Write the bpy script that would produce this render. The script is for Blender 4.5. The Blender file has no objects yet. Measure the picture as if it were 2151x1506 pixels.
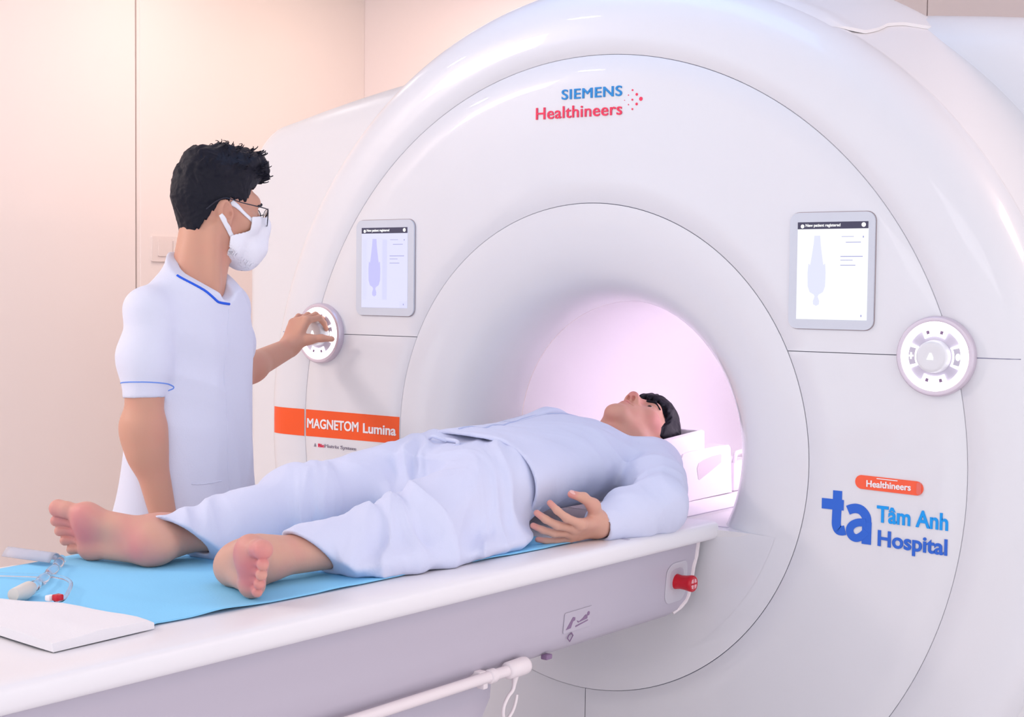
import bpy, bmesh, math, random
import numpy as np
from mathutils import Vector, Matrix
random.seed(7)
S = bpy.context.scene
COL = S.collection
Z0 = 1.03            # height of the bore centre above the floor; geometry below is laid out about the bore centre
PI = math.pi

# ------------------------------------------------------------------ camera
cam_d = bpy.data.cameras.new('camera')
cam = bpy.data.objects.new('camera', cam_d)
COL.objects.link(cam)
cam_d.sensor_fit = 'HORIZONTAL'
cam_d.sensor_width = 36.0
cam_d.lens = 3100.0 / 2151.0 * 36.0
cam_d.clip_start = 0.05
_F = Vector((-0.59449116, 0.80260924, -0.04897633)); _R = Vector((0.80322927, 0.59558049, 0.01032549)); _U = Vector((-0.03745668, 0.03320081, 0.99874657))
M = Matrix.Identity(4)
for i in range(3):
    M[i][0] = _R[i]; M[i][1] = _U[i]; M[i][2] = -_F[i]
M[0][3], M[1][3], M[2][3] = 1.9568131, -2.9375877, 0.38393089 + Z0
cam.matrix_world = M
S.camera = cam

# ------------------------------------------------------------------ world, exposure
S.view_settings.view_transform = 'Standard'
S.view_settings.look = 'None'
S.view_settings.gamma = 1.0
S.view_settings.exposure = 0.10
S.view_settings.use_curve_mapping = False
W = bpy.data.worlds.new('world'); S.world = W
W.use_nodes = True
bg = W.node_tree.nodes['Background']
bg.inputs['Color'].default_value = (0.92, 0.93, 1.0, 1)
bg.inputs['Strength'].default_value = 1.34

# ------------------------------------------------------------------ lights
def area(name, loc, target, size, power, color, size_y=None, spread=180):
    d = bpy.data.lights.new(name, 'AREA'); d.energy = power; d.color = color
    d.shape = 'RECTANGLE' if size_y else 'DISK'; d.size = size
    if size_y: d.size_y = size_y
    d.spread = math.radians(spread)
    o = bpy.data.objects.new(name, d); COL.objects.link(o)
    o.location = (loc[0], loc[1], loc[2] + Z0)
    v = Vector(target) - Vector(loc)
    o.rotation_euler = v.to_track_quat('-Z', 'Y').to_euler()
    return o
CEIL = 1.75
COOL = (0.80, 0.90, 1.0); WARM = (1.0, 0.74, 0.52); PINK = (1.0, 0.83, 1.0)
area('ceiling_panel_cool', (0.1, -0.22, CEIL), (0.1, -0.1, 0), 1.1, 4.5, (0.16, 0.48, 1.0), 0.5)
area('front_fill', (1.4, -3.4, CEIL), (0.2, -0.3, 0), 1.8, 12, (1.0, 0.95, 1.0), 1.2)  # added fill from the camera side, stands for no ceiling fixture
area('wall_washer_left', (-2.40, 1.0, 1.70), (-2.9, 1.0, 0.9), 0.3, 10.5, (1.0, 0.74, 0.65), 2.7)
area('warm_fill_left', (-2.4, -2.5, CEIL), (-0.9, -0.2, -0.2), 0.7, 48, (1.0, 0.85, 0.79), 0.7)  # warm fill added to brighten the left of the scanner front
area('wall_washer_corner', (-2.25, 1.75, CEIL), (-2.75, 1.75, 0.6), 0.25, 2.0, (1.0, 0.78, 0.48), 0.25)
area('downlight_right', (2.3, 0.9, CEIL), (1.3, 0.5, 0.2), 0.8, 24, (1.0, 0.66, 0.56), 0.8)
area('downlight_rear', (-1.7, 1.9, CEIL), (-1.7, 2.2, 0), 1.0, 7, (1.0, 0.78, 0.72), 0.4)
for i, (x, y) in enumerate(((-1.92, -1.22), (-1.15, -1.54), (-2.13, 0.4))):
    area('downlight_spot', (x, y, CEIL), (x, y, 0), 0.16, 2.2, (1, 0.97, 0.95))

# ------------------------------------------------------------------ tagging helpers
def tag(o, label=None, cat=None, group=None, kind=None):
    if label: o['label'] = label
    if cat: o['category'] = cat
    if group: o['group'] = group
    if kind: o['kind'] = kind
    return o

def thing(name, label, cat, loc=(0, 0, 0), group=None):
    o = bpy.data.objects.new(name, None); COL.objects.link(o)
    o.empty_display_size = 0.1
    o.location = loc
    return tag(o, label, cat, group)

def link(name, me, mat, parent=None, smooth=None):
    o = bpy.data.objects.new(name, me); COL.objects.link(o)
    if mat is not None:
        me.materials.clear()
        for m_ in (mat if isinstance(mat, (list, tuple)) else [mat]): me.materials.append(m_)
    if smooth is not None:
        for p in me.polygons: p.use_smooth = True
        if smooth < 179:
            me.set_sharp_from_angle(angle=math.radians(smooth))
    if parent is not None:
        o.parent = parent
        if parent.type == 'EMPTY':
            o.matrix_parent_inverse = Matrix.Translation(parent.location).inverted()
    return o

def obj(name, bm, mat, parent=None, smooth=30):
    me = bpy.data.meshes.new(name)
    bmesh.ops.recalc_face_normals(bm, faces=bm.faces[:])
    bm.to_mesh(me); bm.free()
    return link(name, me, mat, parent, smooth)

# ------------------------------------------------------------------ materials
def mat(name, col, rough=0.5, spec=0.5, metal=0.0, emit=None, estr=0.0, coat=0.0, trans=0.0, ior=1.45, alpha=1.0, sss=0.0, bump=0.0, bscale=60.0, var=0.0, vscale=8.0, sheen=0.0):
    m_ = bpy.data.materials.new(name); m_.use_nodes = True
    nt = m_.node_tree; b = nt.nodes['Principled BSDF']
    b.inputs['Base Color'].default_value = (*col, 1)
    b.inputs['Roughness'].default_value = rough
    b.inputs['Specular IOR Level'].default_value = spec
    b.inputs['Metallic'].default_value = metal
    b.inputs['Coat Weight'].default_value = coat
    b.inputs['Transmission Weight'].default_value = trans
    b.inputs['IOR'].default_value = ior
    b.inputs['Alpha'].default_value = alpha
    b.inputs['Sheen Weight'].default_value = sheen
    if sss:
        b.inputs['Subsurface Weight'].default_value = sss
        b.inputs['Subsurface Radius'].default_value = (0.012, 0.005, 0.003)
        b.inputs['Subsurface Scale'].default_value = 0.6
    if emit:
        b.inputs['Emission Color'].default_value = (*emit, 1); b.inputs['Emission Strength'].default_value = estr
    tc = nt.nodes.new('ShaderNodeTexCoord')
    if var:
        n = nt.nodes.new('ShaderNodeTexNoise'); n.inputs['Scale'].default_value = vscale; n.inputs['Detail'].default_value = 3
        r = nt.nodes.new('ShaderNodeMix'); r.data_type = 'RGBA'
        r.inputs[6].default_value = (*[c * (1 - var) for c in col], 1); r.inputs[7].default_value = (*[min(1, c * (1 + var)) for c in col], 1)
        nt.links.new(tc.outputs['Object'], n.inputs['Vector']); nt.links.new(n.outputs['Fac'], r.inputs[0]); nt.links.new(r.outputs[2], b.inputs['Base Color'])
    if bump:
        n2 = nt.nodes.new('ShaderNodeTexNoise'); n2.inputs['Scale'].default_value = bscale; n2.inputs['Detail'].default_value = 4
        bp = nt.nodes.new('ShaderNodeBump'); bp.inputs['Strength'].default_value = bump; bp.inputs['Distance'].default_value = 0.002
        nt.links.new(tc.outputs['Object'], n2.inputs['Vector']); nt.links.new(n2.outputs['Fac'], bp.inputs['Height']); nt.links.new(bp.outputs['Normal'], b.inputs['Normal'])
    return m_

MT = dict(
    shell=mat('white gloss plastic', (0.745, 0.745, 0.78), 0.30, 0.4, coat=0.5, var=0.01, vscale=2),
    shell2=mat('white satin plastic', (0.78, 0.77, 0.79), 0.38, 0.4),
    bore=mat('bore liner', (0.88, 0.85, 0.89), 0.5, 0.3),
    seam=mat('seam gasket', (0.22, 0.22, 0.32), 0.6, 0.2),
    bezel=mat('grey bezel plastic', (0.62, 0.65, 0.72), 0.4, 0.4),
    screen=mat('screen white', (0.02, 0.02, 0.02), 0.25, 0.4, emit=(0.93, 0.95, 1.0), estr=1.0),
    screen_l=mat('screen lilac', (0.02, 0.02, 0.02), 0.25, 0.4, emit=(0.74, 0.74, 1.0), estr=0.95),
    scr_bar=mat('screen title bar', (0.01, 0.01, 0.01), 0.3, 0.3, emit=(0.055, 0.05, 0.10), estr=1.0),
    scr_fig=mat('screen diagram', (0.02, 0.02, 0.02), 0.3, 0.3, emit=(0.76, 0.78, 0.98), estr=0.95),
    scr_fig_l=mat('screen diagram lilac', (0.02, 0.02, 0.02), 0.3, 0.3, emit=(0.56, 0.55, 0.97), estr=0.95),
    scr_txt=mat('screen text', (0.02, 0.02, 0.02), 0.3, 0.3, emit=(0.33, 0.33, 0.62), estr=1.0),
    scr_hi=mat('screen icon', (0.02, 0.02, 0.02), 0.3, 0.3, emit=(1, 1, 1), estr=1.1),
    silver=mat('pink silver ring', (0.66, 0.58, 0.66), 0.28, 0.5, metal=0.35),
    glow=mat('white light ring', (0.9, 0.9, 0.9), 0.4, 0.3, emit=(1.0, 0.96, 1.0), estr=1.6),
    ctl=mat('control plate', (0.58, 0.54, 0.64), 0.4, 0.4),
    ctl_dark=mat('control mark', (0.25, 0.16, 0.28), 0.4, 0.4),
    knob=mat('control knob', (0.74, 0.74, 0.77), 0.3, 0.5),
    orange=mat('orange stripe', (0.90, 0.10, 0.015), 0.35, 0.4),
    orange2=mat('orange capsule', (0.93, 0.12, 0.05), 0.3, 0.5),
    white_txt=mat('white lettering', (0.88, 0.86, 0.88), 0.45, 0.3),
    blue_dk=mat('logo blue', (0.035, 0.14, 0.62), 0.45, 0.3),
    blue_lt=mat('logo light blue', (0.015, 0.33, 0.85), 0.45, 0.3),
    teal=mat('lettering blue', (0.015, 0.25, 0.62), 0.45, 0.3),
    red_txt=mat('lettering red', (0.85, 0.045, 0.11), 0.45, 0.3),
    grey_txt=mat('lettering grey', (0.42, 0.38, 0.44), 0.5, 0.3),
    table_white=mat('table top white', (0.84, 0.82, 0.85), 0.35, 0.4),
    table_grey=mat('table side lilac grey', (0.52, 0.48, 0.56), 0.45, 0.4),
    table_grey2=mat('table side light grey', (0.56, 0.53, 0.58), 0.45, 0.4),
    rail=mat('rail white', (0.84, 0.76, 0.78), 0.3, 0.5),
    red=mat('red knob', (0.55, 0.005, 0.02), 0.25, 0.5),
    pocket=mat('knob pocket', (0.60, 0.58, 0.64), 0.4, 0.4),
    sheet=mat('light blue drape', (0.27, 0.66, 0.97), 0.75, 0.1, bump=0.15, bscale=220),
    pad=mat('white cotton pad', (0.84, 0.82, 0.85), 0.85, 0.1, bump=0.2, bscale=250),
    coil=mat('coil plastic', (0.84, 0.78, 0.86), 0.4, 0.35),
    coil_grey=mat('coil window', (0.62, 0.56, 0.60), 0.5, 0.3),
    clear=mat('clear tubing', (0.97, 0.98, 1.0), 0.05, 0.6, trans=1.0, ior=1.15),
    wall_l=mat('warm white wall panel', (0.90, 0.82, 0.79), 0.6, 0.3, var=0.015, vscale=1.5),
    wall_b=mat('white wall paint', (0.88, 0.80, 0.80), 0.7, 0.2, var=0.015, vscale=1.5),
    floor=mat('vinyl floor', (0.80, 0.74, 0.74), 0.4, 0.4, var=0.03, vscale=3),
    ceil=mat('ceiling tile', (0.82, 0.80, 0.79), 0.8, 0.2, var=0.02, vscale=2),
    groove=mat('panel groove', (0.40, 0.32, 0.33), 0.7, 0.2),
    switch=mat('switch plate', (0.85, 0.76, 0.73), 0.35, 0.4),
)

# ------------------------------------------------------------------ geometry helpers
def add_box(bm, lo, hi, bev=0.0, seg=2):
    r = bmesh.ops.create_cube(bm, size=1.0)
    vs = r['verts']
    for v in vs:
        v.co = Vector([lo[i] + (v.co[i] + 0.5) * (hi[i] - lo[i]) for i in range(3)])
    if bev > 0:
        es = list({e for v in vs for e in v.link_edges})
        bmesh.ops.bevel(bm, geom=es, offset=bev, segments=seg, profile=0.5, affect='EDGES')
    return bm

def box(lo, hi, bev=0.0, seg=2):
    return add_box(bmesh.new(), lo, hi, bev, seg)

def lathe_y(prof, n=160, a0=0.0, a1=2 * PI, close=False):
    """revolve (y, r) profile about the y axis"""
    bm = bmesh.new(); full = abs(a1 - a0 - 2 * PI) < 1e-6
    m = n if full else n + 1
    rows = []
    for k in range(m):
        a = a0 + (a1 - a0) * k / n
        rows.append([bm.verts.new((r * math.cos(a), y, r * math.sin(a))) for y, r in prof])
    P = len(prof)
    for k in range(n):
        A = rows[k]; B = rows[(k + 1) % m]
        for j in range(P - 1 + (1 if close else 0)):
            bm.faces.new((A[j], A[(j + 1) % P], B[(j + 1) % P], B[j]))
    return bm

def add_tube(bm, pts, rad, n=10, cap=True, flat=None):
    pts = [Vector(p) for p in pts]
    N = len(pts)
    rads = rad if isinstance(rad, (list, tuple)) else [rad] * N
    rows = []; up = None
    for i, p in enumerate(pts):
        t = (pts[min(i + 1, N - 1)] - pts[max(i - 1, 0)]).normalized()
        if up is None:
            up = Vector((0, 0, 1)) if abs(t.z) < 0.9 else Vector((1, 0, 0))
        u = (up - t * up.dot(t)).normalized(); v = t.cross(u); up = u
        rows.append([bm.verts.new(p + (u * math.cos(2 * PI * k / n) + v * math.sin(2 * PI * k / n)) * rads[i]) for k in range(n)])
    for i in range(N - 1):
        for k in range(n):
            bm.faces.new((rows[i][k], rows[i][(k + 1) % n], rows[i + 1][(k + 1) % n], rows[i + 1][k]))
    if cap:
        bm.faces.new(rows[0][::-1]); bm.faces.new(rows[-1])
    return bm

def tube(pts, rad, n=10, cap=True):
    return add_tube(bmesh.new(), pts, rad, n, cap)

def spline(pts, n=8):
    pts = [np.array(p, float) for p in pts]; out = []
    for i in range(len(pts) - 1):
        p0 = pts[max(i - 1, 0)]; p1 = pts[i]; p2 = pts[i + 1]; p3 = pts[min(i + 2, len(pts) - 1)]
        for k in range(n):
            t = k / n
            out.append(0.5 * ((2 * p1) + (-p0 + p2) * t + (2 * p0 - 5 * p1 + 4 * p2 - p3) * t * t + (-p0 + 3 * p1 - 3 * p2 + p3) * t ** 3))
    out.append(pts[-1]); return out

def add_poly(bm, pts2, to3, depth_dir, depth):
    """extruded polygon: pts2 list of 2-D points, to3 maps to 3-D"""
    d = Vector(depth_dir) * depth
    a = [bm.verts.new(Vector(to3(*p)) + d) for p in pts2]; b = [bm.verts.new(Vector(to3(*p))) for p in pts2]
    bm.faces.new(a); bm.faces.new(b[::-1]); n = len(pts2)
    for i in range(n):
        bm.faces.new((a[i], b[i], b[(i + 1) % n], a[(i + 1) % n]))
    return bm

def rrect(x0, x1, z0, z1, r, n=6):
    pts = []
    for cx, cz, a in ((x1 - r, z1 - r, 0), (x0 + r, z1 - r, 90), (x0 + r, z0 + r, 180), (x1 - r, z0 + r, 270)):
        for k in range(n + 1):
            t = math.radians(a + 90 * k / n); pts.append((cx + r * math.cos(t), cz + r * math.sin(t)))
    return pts

def text_mesh(txt, thick=0.0, spacing=1.0, shear=0.0):
    c = bpy.data.curves.new('txt', 'FONT'); c.body = txt; c.size = 1.0; c.bevel_depth = thick; c.bevel_resolution = 1; c.space_character = spacing; c.shear = shear
    c.extrude = 0.001; c.resolution_u = 6
    o = bpy.data.objects.new('txt', c); COL.objects.link(o)
    dg = bpy.context.evaluated_depsgraph_get(); dg.update()
    me = bpy.data.meshes.new_from_object(o.evaluated_get(dg))
    bpy.data.objects.remove(o); bpy.data.curves.remove(c)
    return me

def lettering(name, txt, x0, x1, z0, z1, material, parent, y=-0.0012, thick=0.0, slope=0.0, shear=0.0, spacing=1.0, depth=0.0012):
    """raised letters on the scanner's front face filling x0..x1, z0..z1"""
    me = text_mesh(txt, thick, spacing, shear)
    co = np.empty(len(me.vertices) * 3); me.vertices.foreach_get('co', co); co = co.reshape(-1, 3)
    mn = co.min(0); mx = co.max(0)
    u = (co[:, 0] - mn[0]) / (mx[0] - mn[0]); v = (co[:, 1] - mn[1]) / (mx[1] - mn[1])
    out = np.stack([x0 + u * (x1 - x0), y + np.where(co[:, 2] > 0, -depth, 0.0012), z0 + v * (z1 - z0) + slope * u * (x1 - x0)], 1)
    me.vertices.foreach_set('co', out.ravel()); me.update()
    bm = bmesh.new(); bm.from_mesh(me); bpy.data.meshes.remove(me)
    return obj(name, bm, material, parent, smooth=None)
# ------------------------------------------------------------------ the room
def struct(name, bm, m_, smooth=None):
    o = obj(name, bm, m_, None, smooth); o['kind'] = 'structure'; return o
XW, YW = -2.9, 2.4
struct('floor', box((XW - 0.1, -4.6, -Z0 - 0.1), (3.6, YW + 0.1, -Z0)), MT['floor'])
struct('ceiling', box((XW - 0.1, -4.6, CEIL + 0.02), (3.6, YW + 0.1, CEIL + 0.12)), MT['ceil'])
# the left wall is clad in flush panels: two boards with an open joint between them
bm = bmesh.new()
add_box(bm, (XW - 0.1, -4.6, -Z0), (XW, 1.018, CEIL + 0.02), 0.002, 1)
add_box(bm, (XW - 0.1, 1.042, -Z0), (XW, YW, CEIL + 0.02), 0.002, 1)
struct('wall_left', bm, MT['wall_l'])
bm = box((XW - 0.1, 1.018, -Z0), (XW - 0.012, 1.0245, CEIL + 0.02))
add_box(bm, (XW - 0.1, 1.0275, -Z0), (XW - 0.004, 1.042, CEIL + 0.02))
struct('trim_1', bm, MT['wall_l'])
bm = bmesh.new()
add_box(bm, (XW - 0.1, YW, -Z0), (-0.105, YW + 0.1, CEIL + 0.02), 0.001, 1)
add_box(bm, (-0.101, YW, -Z0), (3.6, YW + 0.1, CEIL + 0.02), 0.001, 1)
struct('wall_back', bm, MT['wall_b'])

sw = thing('light_switch', 'white double rocker switch plate on the wall behind the standing technician', 'light switch', (XW, 1.2, 0.52))
bm = bmesh.new(); add_poly(bm, rrect(1.097, 1.30, 0.471, 0.576, 0.006), lambda y, z: (XW, y, z), (1, 0, 0), 0.009); obj('wall_plate', bm, MT['switch'], sw)
for y0 in (1.125, 1.205):
    bm = bmesh.new(); add_poly(bm, rrect(y0, y0 + 0.072, 0.494, 0.562, 0.004), lambda y, z: (XW + 0.009, y, z), (1, 0, 0), 0.005); obj('rocker', bm, MT['switch'], sw)

# ------------------------------------------------------------------ the scanner
scan = thing('mri_scanner', 'large round white MRI scanner with lit bore, two screens and orange stripe', 'MRI scanner', (0, 0, -Z0))
FL = [(0.0, 0.5822), (0.0008, 0.565), (0.004, 0.53), (0.011, 0.493), (0.024, 0.452), (0.043, 0.417), (0.068, 0.39), (0.1, 0.37), (0.14, 0.357), (0.18, 0.351), (0.22, 0.35)]
def smoothprof(P):
    return [(p[0], p[1]) for p in spline([(a, b, 0) for a, b in P], 4)]
FLs = [tuple(p) for p in spline([(a, b, 0) for a, b in FL], 4)]
FLs = [(p[0], p[1]) for p in FLs]
flare = obj('bore_flare', lathe_y([(0.02, 0.5822)] + FLs, 200), MT['shell'], scan, 50)
bore = obj('bore_tube', lathe_y([(0.222, 0.35), (0.6, 0.35), (1.2, 0.35), (1.68, 0.35)], 160), MT['bore'], scan, 50)
# two light strips high in the tube wall light the inside of the bore
strip_m = mat('bore light strip', (0.9, 0.9, 0.9), 0.4, 0.3, emit=PINK, estr=13.5)
for a in (6, 30):
    aa = math.radians(a); bm = bmesh.new(); w = 0.035
    pr = []
    for da in (-w, w):
        pr.append((0.346 * math.cos(aa + da), 0.346 * math.sin(aa + da)))
    v = [bm.verts.new((pr[0][0], 0.27, pr[0][1])), bm.verts.new((pr[1][0], 0.27, pr[1][1])), bm.verts.new((pr[1][0], 1.6, pr[1][1])), bm.verts.new((pr[0][0], 1.6, pr[0][1]))]
    bm.faces.new(v); obj('bore_light_strip', bm, strip_m, scan, None)
# flat shelf along the bottom of the bore
bm = bmesh.new(); zs = -0.163
def rf(y):
    return float(np.interp(y, [p[0] for p in FLs], [p[1] for p in FLs])) if y < 0.22 else 0.35
ys = [0.0130, 0.0165, 0.02, 0.03, 0.045, 0.06, 0.08, 0.1, 0.13, 0.16, 0.2, 0.24, 0.8, 1.66]
L = []; Rr = []
for y in ys:
    w = math.sqrt(max(rf(y) ** 2 - zs ** 2, 0)) + 0.004
    L.append(bm.verts.new((-w, y, zs))); Rr.append(bm.verts.new((w, y, zs)))
for i in range(len(ys) - 1):
    bm.faces.new((L[i], Rr[i], Rr[i + 1], L[i + 1]))
l2 = bm.verts.new((-0.44, 0.0178, zs - 0.02)); r2 = bm.verts.new((0.44, 0.0178, zs - 0.02)); bm.faces.new((L[0], l2, r2, Rr[0]))
obj('bore_shelf', bm, MT['shell2'], scan, None)
# closed lower part of the opening, under the shelf
fp = [(0.0035, 0.53), (0.0064, 0.512), (0.0090, 0.497), (0.0114, 0.482), (0.0135, 0.466), (0.0151, 0.449), (0.0162, 0.43), (0.0169, 0.40), (0.0172, 0.34), (0.0172, 0.2)]
bm = lathe_y(smoothprof(fp), 120, math.radians(190), math.radians(350))
bmesh.ops.bisect_plane(bm, geom=bm.verts[:] + bm.edges[:] + bm.faces[:], plane_co=(0, 0, zs), plane_no=(0, 0, 1), clear_outer=True, dist=1e-6)
obj('lower_fascia', bm, MT['shell'], scan, 60)
bm = bmesh.new(); add_poly(bm, rrect(0.33, 0.362, -0.004, 0.004, 0.003), lambda a, b: (a, 0.055 + b, zs), (0, 0, 1), 0.001); obj('shelf_slot', bm, MT['ctl'], scan)
# front face: annulus cut into an upper panel and two lower ones
def annulus(keep):
    bm = lathe_y([(0.02, 0.5837), (0.001, 0.5837), (0.0, 0.5847)] + [(0.0, 0.5847 + 0.3445 * k / 6) for k in range(1, 7)] + [(0.001, 0.9302), (0.02, 0.9302)], 220)
    for co, no in keep:
        bmesh.ops.bisect_plane(bm, geom=bm.verts[:] + bm.edges[:] + bm.faces[:], plane_co=co, plane_no=no, clear_outer=True, dist=1e-6)
    return bm
ZS = 0.2493; g = 0.0008
obj('front_panel', annulus([((0, 0, ZS + g), (0, 0, -1))]), MT['shell'], scan, 50)
obj('front_panel', annulus([((0, 0, ZS - g), (0, 0, 1)), ((0.0115 - g, 0, 0), (1, 0, 0))]), MT['shell'], scan, 50)
obj('front_panel', annulus([((0, 0, ZS - g), (0, 0, 1)), ((0.0115 + g, 0, 0), (-1, 0, 0))]), MT['shell'], scan, 50)
obj('front_backing', lathe_y([(0.006, 0.57), (0.006, 0.945)], 160), MT['seam'], scan, 50)
RIM = [(0.02, 0.9314), (0.001, 0.9314), (0.0, 0.9324), (0.0, 0.98), (0.001, 1.01), (0.004, 1.035), (0.011, 1.058), (0.024, 1.079), (0.044, 1.098), (0.07, 1.112), (0.1, 1.1205), (0.122, 1.1235)]
SIDE = [(0.122, 1.1235), (0.127, 1.1238), (0.131, 1.1225), (0.18, 1.131), (0.26, 1.150), (0.35, 1.174), (0.44, 1.197), (0.475, 1.204), (0.488, 1.203), (0.494, 1.196), (0.495, 1.1)]
bm = lathe_y(RIM[:4] + smoothprof(RIM[3:])[1:], 240)
obj('front_rim', bm, MT['shell'], scan, 50)
obj('side_shell', lathe_y(SIDE[:3] + smoothprof(SIDE[2:8])[1:] + SIDE[8:], 240), MT['shell2'], scan, 40)
# seam between the upper and lower halves carried out across the rim
for s in (1, -1):
    pts = []
    for y, r in [(0.0, 0.9325), (0.0, 0.98), (0.001, 1.01), (0.004, 1.035), (0.011, 1.058)]:
        pts.append((s * math.sqrt(r * r - ZS * ZS), y - 0.0002, ZS))
    obj('rim_seam', tube(pts, 0.0009, 6), MT['seam'], scan)
# raised hatch over the crown with a wavy lip, just inside the top of the photo
bm = bmesh.new(); rows = []
lip = [(0.085, 58.9), (0.13, 57.8), (0.18, 57.2), (0.24, 57.4), (0.30, 58.0), (0.36, 57.6), (0.42, 56.2), (0.475, 54.4), (0.490, 54.0)]
ly = [p[0] for p in lip]; la = [p[1] for p in lip]
sy = [p[0] for p in RIM[8:] + SIDE[3:9]]; sr = [p[1] for p in RIM[8:] + SIDE[3:9]]
for k in range(37):
    y = 0.085 + (0.49 - 0.085) * k / 36
    a0 = float(np.interp(y, ly, la)); r = float(np.interp(y, sy, sr)); row = []
    for j in range(41):
        a = math.radians(a0 + (122 - a0) * j / 40); h = (0.0 if j == 0 else (0.007 if j == 1 else 0.009)) * min(1, k / 4) + 0.0006
        if j == 1: a = math.radians(a0 + 0.15)
        row.append(bm.verts.new(((r + h) * math.cos(a), y, (r + h) * math.sin(a))))
    rows.append(row)
for k in range(36):
    for j in range(40):
        bm.faces.new((rows[k][j], rows[k][j + 1], rows[k + 1][j + 1], rows[k + 1][j]))
obj('top_hatch', bm, MT['shell2'], scan, 40)
# rear housing
def body_outline(n=26):
    xs = []; a = 1.63
    right = [(x_, -Z0 + 0.02) for x_ in (0.45, 0.7, 0.95, 1.2, 1.42)] + [(a, -Z0 + 0.02 + (0.66 + Z0 - 0.02) * k / 12) for k in range(13)]
    for k in range(1, 11):
        t = math.radians(90 * k / 10 * 0.93); right.append((a - 0.2 + 0.2 * math.cos(t), 0.71 + 0.20 * math.sin(t)))
    x0, z0 = right[-1]
    for k in range(1, 12):
        x = x0 * (1 - k / 11); right.append((x, z0 + (1.07 - z0) * (1 - (x / x0) ** 2)))
    return right + [(-x, z) for x, z in right[-2::-1]]
bo = body_outline(); bm = bmesh.new(); rings = []
cx, cz = 0, 0.0
for y, ins in ((0.40, 0.11), (0.405, 0.075), (0.42, 0.045), (0.45, 0.018), (0.49, 0.004), (0.54, 0.0), (1.66, 0.0), (1.72, 0.02)):
    ring = []
    n = len(bo)
    for i, (x, z) in enumerate(bo):
        xa, za = bo[max(i - 1, 0)]; xb, zb = bo[min(i + 1, n - 1)]
        d = Vector((xb - xa, zb - za)).normalized(); nx, nz = -d.y, d.x
        ring.append(bm.verts.new((x + nx * ins, y, z + nz * ins)))
    rings.append(ring)
for i in range(len(rings) - 1):
    for j in range(len(bo) - 1):
        bm.faces.new((rings[i][j], rings[i][j + 1], rings[i + 1][j + 1], rings[i + 1][j]))
# front wall of the housing between its edge and the drum
inner = []
n = len(bo)
for i in range(n):
    t = math.atan2(bo[i][1], bo[i][0]) % (2 * PI)
    inner.append(bm.verts.new((1.02 * math.cos(t), 0.40, 1.02 * math.sin(t))))
for j in range(n - 1):
    bm.faces.new((rings[0][j], rings[0][j + 1], inner[j + 1], inner[j]))
obj('rear_housing', bm, MT['shell2'], scan, 35)
# plinth under the drum
obj('plinth', box((-0.9, 0.05, -Z0), (0.9, 1.6, -0.9), 0.03), MT['shell2'], scan)

# lettering on the front
lettering('maker_name', 'SIEMENS', -0.0776, 0.0931, 0.8317, 0.8560, MT['teal'], scan, thick=0.012, slope=-0.010, spacing=1.08)
lettering('maker_name', 'Healthineers', -0.1530, 0.0938, 0.7884, 0.8171, MT['red_txt'], scan, thick=0.008, slope=-0.009, shear=0.0, spacing=1.05)
bm = bmesh.new()
for x, z, r in ((0.1215, 0.8413, 0.0022), (0.1105, 0.8306, 0.0014), (0.1000, 0.8193, 0.0009), (0.1331, 0.8307, 0.0032), (0.1213, 0.8192, 0.0023), (0.1109, 0.8085, 0.0014), (0.1331, 0.8085, 0.0032), (0.1444, 0.8197, 0.0047), (0.1217, 0.7975, 0.0022)):
    add_poly(bm, [(x + r * math.cos(t * PI / 8), z + r * math.sin(t * PI / 8)) for t in range(16)], lambda a, b: (a, 0.0005, b), (0, -1, 0), 0.0015)
obj('logo_dots', bm, MT['red_txt'], scan, None)
# orange stripe: carried past the circular seam onto the rim
bm = bmesh.new()
rp_ = smoothprof(RIM[3:]); grid = []
for i in range(15):
    x = -0.9330 - (1.066 - 0.9330) * i / 14
    grid.append([bm.verts.new((x, float(np.interp(math.hypot(x, z), [p[1] for p in rp_], [p[0] for p in rp_])) - 0.0012, z)) for z in (-0.037, -0.012, 0.012, 0.0375)])
for i in range(14):
    for j in range(3): bm.faces.new((grid[i][j], grid[i][j + 1], grid[i + 1][j + 1], grid[i + 1][j]))
st = obj('name_stripe', bm, MT['orange'], scan, None)
bm = bmesh.new()
def circx(z): return -math.sqrt(0.5855 ** 2 - z * z)
add_poly(bm, [(-math.sqrt(0.9275 ** 2 - 0.036 ** 2), -0.0365), (circx(0.036) - 0.001, -0.0345), (-0.5865, 0.0), (circx(0.036) - 0.001, 0.0365), (-math.sqrt(0.9275 ** 2 - 0.036 ** 2), 0.0375), (-0.9275, 0.0)], lambda a, b: (a, 0.0005, b), (0, -1, 0), 0.0015)
obj('name_stripe', bm, MT['orange'], scan, None)
lettering('stripe_lettering', 'MAGNETOM', -0.9207, -0.7294, -0.0137, 0.0135, MT['white_txt'], scan, y=-0.0014, thick=0.022, slope=0.004)
lettering('stripe_lettering', 'Lumina', -0.7128, -0.5964, -0.0142, 0.0125, MT['white_txt'], scan, y=-0.0014, thick=0.022, slope=0.002)
lettering('stripe_caption', 'A', -0.8949, -0.8880, -0.0640, -0.0545, MT['grey_txt'], scan, slope=0)
lettering('stripe_caption', 'Bio', -0.8790, -0.8560, -0.0640, -0.0545, MT['red_txt'], scan, thick=0.01)
lettering('stripe_caption', 'Matrix System', -0.8555, -0.7394, -0.0665, -0.0540, MT['grey_txt'], scan, slope=0)
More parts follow.
